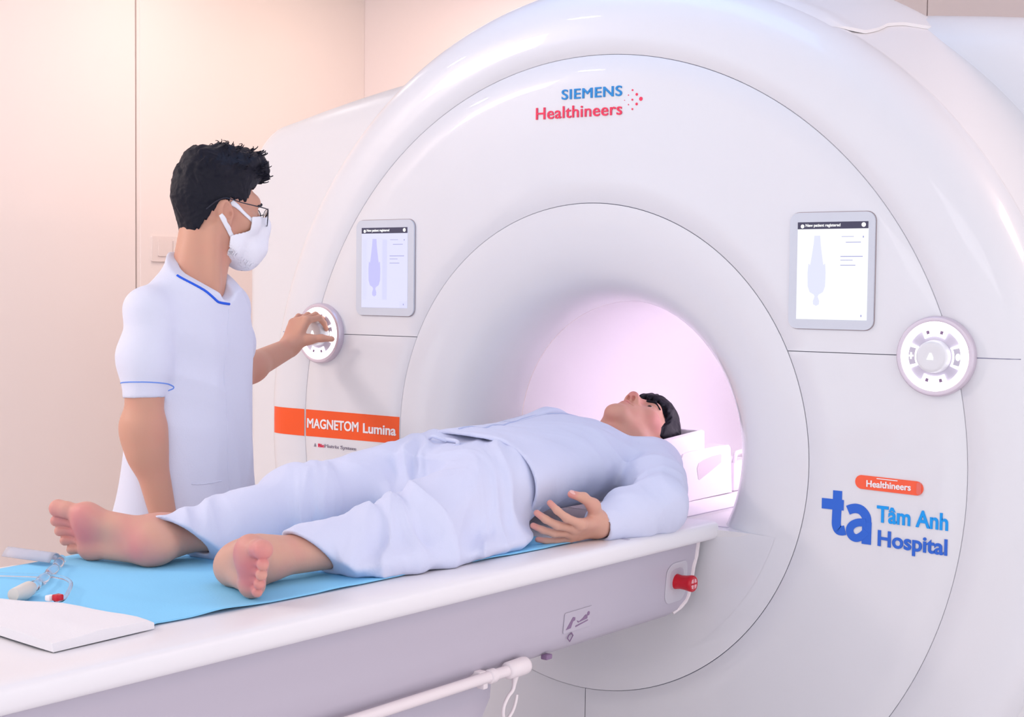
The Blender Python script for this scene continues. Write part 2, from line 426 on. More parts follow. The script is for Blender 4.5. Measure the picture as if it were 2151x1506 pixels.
# hospital logo
def strokes(name, paths, material, y=-0.0012):
    bm = bmesh.new()
    for q_, (pts, w) in enumerate(paths):
        y = y - 0.0003 * min(q_, 1)
        P = [np.array(p[:2]) for p in (spline([(a, b, 0) for a, b in pts], 6) if len(pts) > 2 else [(a, b, 0) for a, b in pts])]; n = len(P); Lf = []; Rt = []
        for i in range(n):
            t = P[min(i + 1, n - 1)] - P[max(i - 1, 0)]; t = t / np.linalg.norm(t); nn = np.array((-t[1], t[0])) * w * 0.5
            Lf.append(P[i] + nn); Rt.append(P[i] - nn)
        f0 = [[bm.verts.new((p[0], y, p[1])) for p in S_] for S_ in (Lf, Rt)]; b0 = [[bm.verts.new((p[0], 0.0008, p[1])) for p in S_] for S_ in (Lf, Rt)]
        for i in range(n - 1):
            bm.faces.new((f0[0][i], f0[0][i + 1], f0[1][i + 1], f0[1][i])); bm.faces.new((f0[0][i], b0[0][i], b0[0][i + 1], f0[0][i + 1])); bm.faces.new((f0[1][i], f0[1][i + 1], b0[1][i + 1], b0[1][i]))
        for i in (0, n - 1): bm.faces.new((f0[0][i], f0[1][i], b0[1][i], b0[0][i]))
    return obj(name, bm, material, scan, None)
strokes('hospital_logo', [([(0.6512, -0.0455), (0.6510, -0.0693), (0.6498, -0.1060), (0.6502, -0.1200), (0.6545, -0.1290), (0.6620, -0.1305), (0.6700, -0.1285)], 0.0205), ([(0.6156, -0.0756), (0.6657, -0.0756)], 0.0225)], MT['blue_dk'])
strokes('hospital_logo', [([(0.6758, -0.0850), (0.6850, -0.0810), (0.6960, -0.0795), (0.7070, -0.0830), (0.7165, -0.0940), (0.7185, -0.1075), (0.7185, -0.1180)], 0.0200), ([(0.7190, -0.1060), (0.7184, -0.1532)], 0.0205), ([(0.7170, -0.1075), (0.6992, -0.1090), (0.6860, -0.1160), (0.6805, -0.1270), (0.6850, -0.1385), (0.6960, -0.1425), (0.7080, -0.1365), (0.7185, -0.1255)], 0.0165)], MT['blue_dk'], -0.0016)
lettering('hospital_name', 'T\u00e2m Anh', 0.7406, 0.8938, -0.1038, -0.0680, MT['blue_lt'], scan, thick=0.022, slope=-0.018)
lettering('hospital_name', 'Hospital', 0.7439, 0.8934, -0.1640, -0.1200, MT['blue_dk'], scan, thick=0.024, slope=-0.026)
# orange capsule badge
bm = bmesh.new(); sl = -0.0234
def capz(a, b): return (a, 0.0005, b + sl * (a - 0.6912))
add_poly(bm, rrect(0.6912, 0.8400, -0.0362, -0.0070, 0.0145, 10), capz, (0, -1, 0), 0.003)
bd = obj('badge', bm, MT['orange2'], scan, 30)
bm = bmesh.new(); add_poly(bm, rrect(0.826, 0.8365, -0.0345, -0.0088, 0.005), capz, (0, -1, 0), 0.0045); obj('badge_tip', bm, mat('badge tip', (0.80, 0.16, 0.12), 0.3, 0.5), bd)
lettering('badge_lettering', 'Healthineers', 0.7168, 0.8140, -0.0310, -0.0168, MT['white_txt'], bd, y=-0.0028, thick=0.02, slope=0.0)
bm = bmesh.new(); add_poly(bm, rrect(0.739, 0.785, -0.0114, -0.0096, 0.0008, 2), capz, (0, -1, 0), 0.0042); obj('badge_line', bm, MT['white_txt'], bd, None)

# the two displays
def display(x0, x1, z0, z1, sx0, sx1, sz0, sz1, lilac):
    bm = bmesh.new(); add_poly(bm, rrect(x0, x1, z0, z1, 0.02), lambda a, b: (a, 0.0005, b), (0, -1, 0), 0.0065)
    bz = obj('display_bezel', bm, MT['bezel'], scan, 30)
    lip = bmesh.new(); n = 28; o1 = rrect(x0 - 0.0015, x1 + 0.0015, z0 - 0.0015, z1 + 0.0015, 0.0212)
    add_poly(lip, o1, lambda a, b: (a, 0.0004, b), (0, -1, 0), 0.0012); obj('bezel_gap', lip, MT['ctl_dark'] if False else MT['groove'], bz, None)
    sm = MT['screen_l'] if lilac else MT['screen']; fig = MT['scr_fig_l'] if lilac else MT['scr_fig']
    def at(y):
        return lambda u, v: (sx0 + (sx1 - sx0) * u, y, sz0 + (sz1 - sz0) * v)
    def panel(name, polys, m_, y, par, d=0.0006):
        bm = bmesh.new()
        for p in polys: add_poly(bm, p, at(y), (0, -1, 0), d)
        return obj(name, bm, m_, par, None)
    R = lambda a, b, c, d: [(a, c), (b, c), (b, d), (a, d)]
    sc = panel('screen', [R(0, 1, 0, 1)], sm, -0.0058, bz, 0.0012)
    panel('screen_title_bar', [R(0, 1, 0.928, 1.0)], MT['scr_bar'], -0.0069, bz)
    # figure lying on the table, seen from above, feet at the top
    half = [(0.0, 0.86), (0.042, 0.86), (0.05, 0.78), (0.065, 0.70), (0.085, 0.60), (0.095, 0.56), (0.12, 0.575), (0.13, 0.48), (0.125, 0.34), (0.095, 0.28), (0.035, 0.255), (0.022, 0.235), (0.045, 0.19), (0.042, 0.155), (0.0, 0.138)]
    cx = 0.285
    panel('body_diagram', [[(cx + a, b) for a, b in half] + [(cx - a, b) for a, b in half[-2:0:-1]]], fig, -0.0069, bz)
    arc = [(0.06, 0.855), (0.12, 0.868), (0.2, 0.876), (0.285, 0.878), (0.37, 0.876), (0.45, 0.866), (0.53, 0.852)]
    panel('diagram_frame', [arc + [(a, b - 0.006) for a, b in arc[::-1]], R(0.125, 0.129, 0.1, 0.87), R(0.44, 0.444, 0.1, 0.87), R(0.125, 0.444, 0.1, 0.1035), R(0.84, 1.0, 0.0, 0.085)] + ([R(0.02, 0.11, 0.1, 0.85), R(0.46, 0.56, 0.1, 0.85)] if lilac else [R(0.01, 0.115, 0.02, 0.85)]), mat('screen pale', (0.02,) * 3, 0.3, 0.3, emit=(0.64, 0.64, 0.98) if lilac else (0.86, 0.86, 0.98), estr=0.97), -0.0067, bz, 0.0003)
    for p_ in ([R(0.63, 0.80, 0.845, 0.85), R(0.69, 0.90, 0.786, 0.793), R(0.62, 0.93, 0.642, 0.65), R(0.62, 0.79, 0.606, 0.612), R(0.62, 0.83, 0.553, 0.56), R(0.925, 0.94, 0.835, 0.853), R(0.915, 0.93, 0.035, 0.055)]): panel('screen_text_line', [p_], MT['scr_txt'], -0.0069, bz)
    circ = lambda c, d, r, q: [(c + r * math.cos(t * PI / 8), d + r * q * math.sin(t * PI / 8)) for t in range(16)]
    q = (sx1 - sx0) / (sz1 - sz0)
    for p_ in (circ(0.07, 0.957, 0.026, q), circ(0.935, 0.966, 0.03, q)): panel('screen_icon', [p_], MT['scr_hi'], -0.0072, bz)
    lettering('screen_title', 'New patient registered', sx0 + 0.115 * (sx1 - sx0), sx0 + 0.61 * (sx1 - sx0), sz0 + 0.942 * (sz1 - sz0), sz0 + 0.982 * (sz1 - sz0), MT['scr_hi'], bz, y=-0.0074, thick=0.02, depth=0.0005)
display(-0.737, -0.5355, 0.3025, 0.5545, -0.7165, -0.5565, 0.3235, 0.5345, True)
display(0.5305, 0.7245, 0.299, 0.548, 0.5495, 0.7105, 0.3195, 0.5275, False)

# the two round control panels
def control(cx, cz, sgn):
    def disc(prof, n=72):
        bm = bmesh.new(); rows = []
        for k in range(n):
            a = 2 * PI * k / n
            rows.append([bm.verts.new((cx + r * math.cos(a), y, cz + r * math.sin(a))) for y, r in prof])
        for k in range(n):
            A, B = rows[k], rows[(k + 1) % n]
            for j in range(len(prof) - 1):
                if prof[j + 1][1] < 1e-6:
                    pass
                bm.faces.new((A[j], A[j + 1], B[j + 1], B[j]))
        bmesh.ops.remove_doubles(bm, verts=bm.verts[:], dist=1e-6)
        return bm
    ring = obj('control_panel', disc([(0.004, 0.0815), (-0.008, 0.0825), (-0.015, 0.0815), (-0.018, 0.079), (-0.0185, 0.075), (-0.017, 0.069), (-0.015, 0.0665), (-0.0135, 0.0655), (-0.0135, 0.0001)]), MT['silver'], scan, 40)
    ring['label'] = 'round control panel with glowing ring and centre dial'
    obj('light_ring', disc([(-0.013, 0.0715), (-0.0178, 0.0712), (-0.0178, 0.0575), (-0.013, 0.0572)]), MT['glow'], ring, 40)
    obj('control_plate', disc([(-0.012, 0.0572), (-0.0150, 0.0570), (-0.0150, 0.0001)]), MT['ctl'], ring, 40)
    def sector(a0, a1, r0, r1, n=8, pinch=0.0):
        A = [(r1, a0 + (a1 - a0) * k / n) for k in range(n + 1)] + [(r0, a1 - pinch - (a1 - a0 - 2 * pinch) * k / n) for k in range(n + 1)]
        return [(cx + r * math.cos(math.radians(a)), cz + r * math.sin(math.radians(a))) for r, a in A]
    def raised(name, polys, m_, y, d, par):
        bm = bmesh.new()
        for p in polys: add_poly(bm, p, lambda a, b: (a, y, b), (0, -1, 0), d)
        return obj(name, bm, m_, par, None)
    for a in (90, 270):
        b_ = raised('button', [sector(a - 28, a + 28, 0.041, 0.0580, pinch=-2)], MT['glow'], -0.0145, 0.0035, ring)
        for e_ in (-20, 13): raised('button_mark', [sector(a + e_, a + e_ + 7, 0.047, 0.054)], MT['ctl_dark'], -0.0178, 0.0006, ring)
    for a in (0, 180):
        b_ = raised('button', [sector(a - 27, a + 27, 0.0375, 0.0580, pinch=-2)], MT['glow'], -0.0145, 0.0030, ring)
        raised('button_face', [sector(a - 20, a + 20, 0.0415, 0.0545, pinch=-2)], MT['ctl'], -0.0172, 0.0008, ring)
        ix = cx + 0.049 * math.cos(math.radians(a))
        if a == 180:
            polys = [[(ix - 0.0055, cz - 0.0018), (ix + 0.0055, cz - 0.0018), (ix + 0.0055, cz + 0.0018), (ix - 0.0055, cz + 0.0018)], [(ix - 0.0018, cz - 0.007), (ix + 0.0018, cz - 0.007), (ix + 0.0018, cz + 0.007), (ix - 0.0018, cz + 0.007)]]
        else:
            polys = [[(ix + 0.0052 * math.cos(t * PI / 8), cz + 0.0075 * math.sin(t * PI / 8)) for t in range(16)]]
        raised('button_symbol', polys, MT['scr_hi'], -0.0179, 0.0006, ring)
    kb = obj('dial', disc([(-0.014, 0.034), (-0.030, 0.0325), (-0.036, 0.0315), (-0.0385, 0.029), (-0.039, 0.025), (-0.0375, 0.012), (-0.037, 0.0001)]), MT['knob'], ring, 40)
    raised('dial_symbol', [[(cx - 0.009, cz - 0.006), (cx + 0.005, cz - 0.0065), (cx + 0.005, cz - 0.001), (cx + 0.001, cz + 0.0075), (cx - 0.003, cz + 0.0078)]], MT['scr_hi'], -0.0370, 0.0008, ring)
    return ring
control(-0.867, 0.250, -1)
control(0.8625, 0.250, 1)

# ------------------------------------------------------------------ the patient table (slightly pitched)
def tz(y): return -0.125 - 0.0104 * (y + 1.85)       # top surface height
table = thing('patient_table', 'long white patient table with lilac grey sides docked to the scanner', 'patient table', (0, -1.1, -Z0))
def sweep_y(sec, y0, y1, ny=6, z_of=None):
    """closed section [(x, z)] swept along y following the table's pitch"""
    bm = bmesh.new(); rows = []
    for k in range(ny + 1):
        y = y0 + (y1 - y0) * k / ny; dz = tz(y)
        rows.append([bm.verts.new((x, y, dz + z)) for x, z in sec])
    n = len(sec)
    for k in range(ny):
        for j in range(n):
            bm.faces.new((rows[k][j], rows[k][(j + 1) % n], rows[k + 1][(j + 1) % n], rows[k + 1][j]))
    bm.faces.new(rows[0]); bm.faces.new(rows[-1][::-1])
    return bm
hw = 0.357
def sym(half):
    return half + [(-x, z) for x, z in half[::-1]]
half = [(0.0, -0.006), (0.20, -0.006), (0.25, -0.004), (0.29, -0.001), (0.32, 0.0), (hw - 0.012, -0.0005), (hw - 0.004, -0.004), (hw, -0.012), (hw - 0.002, -0.030), (hw - 0.006, -0.038), (hw - 0.012, -0.041), (hw - 0.03, -0.042), (0.0, -0.042)]
top_sec = sym(half[1:])
obj('table_top', sweep_y(top_sec, -2.35, 0.016), MT['table_white'], table, 40)
# inner couch plate that slides on into the bore
obj('couch_plate', sweep_y(sym([(0.2, -0.0055), (0.235, -0.010), (0.24, -0.02)]), 0.0, 1.25), MT['table_white'], table, 40)
bm = tube([(0.235, -0.02, tz(0) - 0.0095), (0.235, 0.6, tz(0.6) - 0.0095)], 0.0012, 6); obj('plate_groove', bm, MT['ctl'], table)
bm = bmesh.new(); add_poly(bm, rrect(0.318, 0.342, -0.345, -0.336, 0.003), lambda a, b: (a, b, tz(-0.34) - 0.0006), (0, 0, 1), 0.0012); obj('rail_slot', bm, MT['ctl'], table)
# side panels
side_half = [(0.30, -0.040), (0.318, -0.041), (0.316, -0.085), (0.312, -0.098), (0.309, -0.14), (0.305, -0.175), (0.296, -0.198), (0.275, -0.213), (0.24, -0.218)]
def beam(y0, y1, sec):
    return sweep_y(sec, y0, y1, 8)
bm = beam(-2.3, -0.03, sym(side_half))
# round the lower corner at the scanner end
for v in bm.verts:
    d = tz(v.co.y) - v.co.z
    if v.co.y > -0.05:
        v.co.y += 0.02 - 0.16 * max(0, d - 0.04) - max(0, d - 0.175) * 1.0
obj('side_beam', bm, MT['table_grey'], table, 40)
# pale strip that finishes the end of the beam
pts = []
for d in np.linspace(0.042, 0.205, 14):
    y = -0.03 + 0.02 - 0.16 * max(0, d - 0.04) - max(0, d - 0.175) * 1.0
    x = float(np.interp(d, [-z for _, z in side_half], [x for x, _ in side_half]))
    pts.append((x, y + 0.004, tz(0) - d))
obj('end_strip', tube(pts, 0.0055, 8), MT['rail'], table)
obj('end_plate', sweep_y([(-0.31, -0.042), (0.31, -0.042), (0.30, -0.17), (-0.30, -0.17)], -0.06, -0.025, 1), MT['table_grey2'], table, None)
# lower housing and pedestal
low = [(0.268, -0.20), (0.272, -0.235), (0.27, -0.265), (0.262, -0.36), (0.235, -0.40), (0.15, -0.405)]
bm = sweep_y(sym(low), -2.2, -0.70, 6)
for v in bm.verts:
    if v.co.y > -0.8:
        d = tz(v.co.y) - v.co.z
        v.co.y -= max(0, d - 0.28) ** 2 * 9.0 + 0.02
obj('lower_housing', bm, MT['table_grey'], table, 40)
obj('pedestal', box((-0.2, -1.75, -Z0), (0.2, -1.05, -0.50), 0.04, 3), MT['table_grey2'], table)
obj('pedestal_foot', box((-0.3, -2.0, -Z0), (0.3, -0.7, -Z0 + 0.07), 0.03, 3), MT['table_grey2'], table)
# rail with collar, bracket, end cap and hook
zr = -0.205; xr = 0.315
def rp(y, dz=0.0, dx=0.0): return (xr + dx, y, tz(y) + zr + dz)
rail = obj('side_rail', tube([rp(-2.25), rp(-0.70)], 0.0105, 16), MT['rail'], table, 40)
obj('rail_cap', tube([rp(-0.728), rp(-0.724), rp(-0.675), rp(-0.668), rp(-0.664)], [0.0125, 0.0165, 0.0175, 0.0165, 0.012], 20), MT['rail'], rail, 50)
obj('rail_collar', tube([rp(-0.785), rp(-0.783), rp(-0.768), rp(-0.766)], [0.011, 0.0135, 0.0135, 0.011], 18), MT['rail'], rail, 50)
bm = box((0.272, -0.806, tz(-0.8) + zr - 0.006), (0.312, -0.786, tz(-0.8) + zr + 0.012), 0.003); add_box(bm, (0.30, -0.802, tz(-0.8) + zr - 0.021), (0.318, -0.788, tz(-0.8) + zr - 0.006), 0.003)
obj('rail_bracket', bm, MT['rail'], rail)
hk = spline([rp(-0.700, -0.010), rp(-0.702, -0.024), rp(-0.707, -0.040), rp(-0.722, -0.050), rp(-0.735, -0.066), rp(-0.737, -0.084), rp(-0.727, -0.094), rp(-0.708, -0.082), rp(-0.698, -0.066), rp(-0.694, -0.052)], 6)
n = len(hk); obj('rail_hook', tube(hk, [0.0085 - 0.0045 * min(1, k / 9) - 0.0012 * (k / n) for k in range(n)], 10), MT['rail'], rail, 60)
# emergency knob in its pocket
def side_x(d): return float(np.interp(d, [-z for _, z in side_half], [x for x, _ in side_half]))
yk, dk = -0.088, 0.128
bm = bmesh.new(); zc = tz(yk) - dk
o = rrect(yk - 0.048, yk + 0.045, zc - 0.047, zc + 0.045, 0.026, 6); i_ = rrect(yk - 0.036, yk + 0.036, zc - 0.036, zc + 0.038, 0.024, 6)
A = [bm.verts.new((side_x(tz(y) - z) + 0.0008, y, z)) for y, z in o]; B = [bm.verts.new((side_x(tz(y) - z) + 0.0016, y, z)) for y, z in i_]
Cc = [bm.verts.new((0.3085, yk + (y - yk) * 0.62, zc + (z - zc) * 0.62)) for y, z in i_]
for a, b in ((A, B), (B, Cc)):
    for k in range(len(a)): bm.faces.new((a[k], a[(k + 1) % len(a)], b[(k + 1) % len(a)], b[k]))
bm.faces.new(Cc)
pk = obj('knob_pocket', bm, MT['pocket'], table, 30)
def xdisc(prof, n=28, squash=1.0):
    bm = bmesh.new(); rows = []
    for k in range(n):
        a = 2 * PI * k / n; rows.append([bm.verts.new((x, yk + r * math.cos(a), zc + r * math.sin(a))) for x, r in prof])
    for k in range(n):
        for j in range(len(prof) - 1): bm.faces.new((rows[k][j], rows[k][j + 1], rows[(k + 1) % n][j + 1], rows[(k + 1) % n][j]))
    bmesh.ops.remove_doubles(bm, verts=bm.verts[:], dist=1e-6); return bm
kn = obj('emergency_knob', xdisc([(0.309, 0.0175), (0.322, 0.0155), (0.335, 0.0165), (0.346, 0.0185), (0.352, 0.0185), (0.3545, 0.0165), (0.3545, 0.0001)]), MT['red'], pk, 40); kn['label'] = 'red emergency knob'
bm = bmesh.new()
for a in (45, 135, 225, 315):
    p = [(yk + r * math.cos(math.radians(t)), zc + r * math.sin(math.radians(t))) for r, t in ((0.004, a - 20), (0.012, a - 32), (0.013, a), (0.012, a + 32), (0.004, a + 20))]
    add_poly(bm, p, lambda u, v: (0.3543, u, v), (1, 0, 0), 0.0008)
obj('knob_arrows', bm, mat('knob arrows', (0.80, 0.42, 0.46), 0.4, 0.3), kn, None)
# small pictogram label
bm = bmesh.new(); yl = -0.48; dl = 0.15; zl = tz(yl) - dl; xl = side_x(0.15)
def lab(u, v): return (side_x(-(v - dl)) + 0.0008 if False else xl + 0.0006 + (v) * 0.10, yl + u, zl + v)
add_poly(bm, rrect(-0.05, 0.05, -0.02, 0.022, 0.004), lab, (1, 0, 0), 0.0012); lb = obj('symbol_plate', bm, MT['table_grey'], table, None)
bm = bmesh.new()
for p in ([(-0.042, -0.013), (-0.020, 0.010), (-0.012, 0.008), (-0.012, 0.002), (-0.019, 0.001), (-0.025, -0.012)], [(-0.005, 0.0), (0.005, -0.003), (0.015, 0.001), (0.025, 0.007), (0.033, 0.006), (0.033, -0.002), (0.0, -0.005)], [(-0.008, -0.013), (0.036, -0.007), (0.036, -0.005), (-0.008, -0.010)], [(0.036 + 0.0045 * math.cos(t * PI / 5), 0.008 + 0.0045 * math.sin(t * PI / 5)) for t in range(10)]):
    add_poly(bm, p, lab, (1, 0, 0), 0.0020)
for k in range(4):
    q = [(-0.014, -0.041), (-0.003, -0.029), (-0.010, -0.022), (-0.020, -0.026), (-0.024, -0.032)]
q2 = [(-0.009 + (a + 0.014) * 0.0 + (a), b) for a, b in q]
inn = [(a * 0.82 - 0.0042, b * 0.82 - 0.0055) for a, b in q2]
for k in range(5):
    add_poly(bm, [q2[k], q2[(k + 1) % 5], inn[(k + 1) % 5], inn[k]], lab, (1, 0, 0), 0.0018)
obj('symbol', bm, MT['ctl_dark'], lb, None)
obj('beam_pin', box((0.285, -0.575, tz(-0.57) - 0.2165), (0.30, -0.555, tz(-0.57) - 0.2065), 0.002), MT['ctl_dark'], table)

# ------------------------------------------------------------------ head coil on the couch inside the bore
coil = thing('head_coil', 'white plastic head coil cradle under the lying patient\'s head', 'head coil', (0, 0.35, tz(0.35) - 0.0055))
zt0 = tz(0.26) - 0.0050
bm = bmesh.new()
# base block with raked front and a window in each cheek
prof = [(0.262, zt0), (0.255, -0.075), (0.250, -0.045), (0.262, -0.030), (0.285, -0.027), (0.425, -0.024), (0.498, -0.026), (0.508, -0.034), (0.520, zt0)]
add_poly(bm, prof, lambda y, z: (-0.122, y, z), (1, 0, 0), 0.244)
obj('coil_base', bm, MT['coil'], coil, 30)
for s in (1, -1):
    bm = bmesh.new(); x = s * 0.122
    win = [(0.330, -0.072), (0.338, -0.060), (0.365, -0.053), (0.41, -0.048), (0.452, -0.046), (0.458, -0.050), (0.456, -0.068), (0.40, -0.086), (0.343, -0.103), (0.338, -0.100)]
    add_poly(bm, win, lambda y, z: (x, y, z), (s, 0, 0), 0.0012); obj('coil_window', bm, MT['coil_grey'], coil, None)
# U-shaped cradle the head lies in
bm = bmesh.new(); ny = 10; rows = []
for k in range(ny + 1):
    y = 0.150 + 0.225 * k / ny; row = []
    lift = 0.0105 + 0.012 * k / ny
    outer = [(0.117, lift - 0.004), (0.118, -0.025), (0.115, -0.060), (0.105, -0.09), (0.06, -0.108), (0.0, -0.112)]
    inner = [(0.110, lift), (0.102, lift - 0.002), (0.099, -0.015), (0.094, -0.045), (0.07, -0.075), (0.035, -0.09), (0.0, -0.094)]
    sec = outer[::-1] + inner
    sec = sec + [(-x, z) for x, z in sec[::-1]][1:-1]
    rows.append([bm.verts.new((x, y, z)) for x, z in sec])
for k in range(ny):
    m_ = len(rows[0])
    for j in range(m_): bm.faces.new((rows[k][j], rows[k][(j + 1) % m_], rows[k + 1][(j + 1) % m_], rows[k + 1][j]))
m_ = len(rows[0]); half_n = m_ // 2
bm.faces.new(rows[0]); bm.faces.new(rows[-1][::-1])
obj('coil_cradle', bm, MT['coil'], coil, 35)
obj('coil_end_wall', box((-0.116, 0.368, -0.108), (0.116, 0.380, 0.021), 0.004), MT['coil'], coil)
# connector block and clip behind it
cb = thing('coil_connector', 'small white connector block with a clip behind the head coil', 'connector', (0.06, 0.58, tz(0.58) - 0.0055))
obj('connector_body', box((-0.04, 0.545, tz(0.58) - 0.0055), (0.115, 0.66, -0.075), 0.008), MT['coil'], cb)
obj('connector_clip', tube(spline([(0.11, 0.552, -0.078), (0.113, 0.552, -0.060), (0.113, 0.565, -0.052), (0.113, 0.63, -0.050)], 6), 0.006, 8), MT['coil'], cb, 60)
# ------------------------------------------------------------------ smooth-surface modelling (distance fields -> quads)
F32 = np.float32
def V3(*a): return np.array(a, F32)
def nrm(v):
    v = np.asarray(v, float); return v / np.linalg.norm(v)
def smin(a, b, k):
    h = np.maximum(k - np.abs(a - b), 0) / k
    return np.minimum(a, b) - h * h * k * 0.25
def smax(a, b, k): return -smin(-a, -b, k)
def rc(a, b, ra, rb=None):
    a = np.asarray(a, F32); b = np.asarray(b, F32); rb = ra if rb is None else rb
    ba = b - a; L = max(float(ba @ ba), 1e-12)
    def f(P):
        pa = P - a
        t = np.clip((pa @ ba) / L, 0, 1)
        d = pa - t[:, None] * ba
        return np.sqrt((d * d).sum(1)) - (ra + (rb - ra) * t)
    return f
def sph(c, r):
    c = np.asarray(c, F32)
    return lambda P: np.sqrt(((P - c) ** 2).sum(1)) - r
def frame(e3, e1):
    e3 = nrm(e3); e1 = np.asarray(e1, float); e1 = nrm(e1 - e3 * (e1 @ e3)); e2 = np.cross(e3, e1)
    return np.stack([e1, e2, e3]).astype(F32)      # rows
def ell(c, r, R=None):
    c = np.asarray(c, F32); r = np.asarray(r, F32)
    def f(P):
        p = P - c
        if R is not None: p = p @ R.T
        k0 = np.sqrt(((p / r) ** 2).sum(1)); k1 = np.sqrt(((p / (r * r)) ** 2).sum(1))
        return np.where(k1 < 1e-6, -r.min(), k0 * (k0 - 1) / np.maximum(k1, 1e-6))
    return f
def U(k, *fs):
    def f(P):
        d = fs[0](P)
        for g_ in fs[1:]: d = smin(d, g_(P), k)
        return d
    return f
def SUB(f, g_, k=0.004): return lambda P: smax(f(P), -g_(P), k)
def INT(f, g_, k=0.004): return lambda P: smax(f(P), g_(P), k)
def half(pt, n):
    pt = np.asarray(pt, F32); n = nrm(n).astype(F32)
    return lambda P: (P - pt) @ n
def chain(pts, rad, k=0.01):
    return U(k, *[rc(pts[i], pts[i + 1], rad[i], rad[i + 1]) for i in range(len(pts) - 1)])
def loft(o, R, t, a, d, cu=None, cv=None, p=2.0):
    """elliptical tube along R[2] from o; t knots, a / d half-sizes along R[0] / R[1]"""
    o = np.asarray(o, F32); tt = np.linspace(t[0], t[-1], 80)
    def res(y):
        pts = spline([(x_, y_, 0) for x_, y_ in zip(t, y)], 10); pts = np.array(pts); return np.interp(tt, pts[:, 0], pts[:, 1])
    A = res(a); D = res(d); CU = res(cu) if cu is not None else tt * 0; CV = res(cv) if cv is not None else tt * 0
    def f(P):
        q = (P - o) @ R.T; z = q[:, 2]; zc = np.clip(z, t[0], t[-1])
        aa = np.interp(zc, tt, A); dd = np.interp(zc, tt, D)
        u = q[:, 0] - np.interp(zc, tt, CU); v = q[:, 1] - np.interp(zc, tt, CV)
        if p == 2.0:
            k0 = np.sqrt((u / aa) ** 2 + (v / dd) ** 2)
        else:
            k0 = (np.abs(u / aa) ** p + np.abs(v / dd) ** p) ** (1 / p)
        m_ = np.minimum(aa, dd)
        rad = np.sqrt(u * u + v * v)
        side = np.where(k0 > 1e-4, rad * (1 - 1 / np.maximum(k0, 1e-4)), -m_)
        cap = np.abs(z - zc)
        return np.where(cap > 0, np.sqrt(np.maximum(side, 0) ** 2 + cap ** 2) + np.minimum(side, 0) * 0, np.maximum(side, np.maximum(t[0] - z, z - t[-1])))
    return f
_rs = np.random.RandomState(3)
def wrinkle(dirs, freq, seed=0, n=5, warp=0.5):
    """ridged folds running across the given directions; returns -1..1"""
    rs = np.random.RandomState(seed); D = []
    for k in range(n):
        d = nrm(dirs[k % len(dirs)] + rs.normal(0, 0.25, 3)); D.append((d.astype(F32) * freq * rs.uniform(0.7, 1.5), rs.uniform(0, 6.28)))
    Wd = [(nrm(rs.normal(0, 1, 3)).astype(F32) * freq * 0.45, rs.uniform(0, 6.28)) for _ in range(3)]
    def f(P):
        w = sum(np.sin(P @ d + ph) for d, ph in Wd) * warp
        s = 0
        for i, (d, ph) in enumerate(D):
            s = s + (1 - 2 * np.abs(np.sin((P @ d + ph + w * (1 + 0.3 * i)) * 0.5)))
        return s / n
    return f
def bumpy(freq, seed=0, n=8):
    rs = np.random.RandomState(seed)
    D = [(nrm(rs.normal(0, 1, 3)).astype(F32) * freq * rs.uniform(0.6, 1.6), rs.uniform(0, 6.28)) for _ in range(n)]
    return lambda P: sum(np.sin(P @ d + ph) for d, ph in D) / n * 1.6
def gauss(c, s):
    c = np.asarray(c, F32)
    return lambda P: np.exp(-((P - c) ** 2).sum(1) / (2 * s * s))

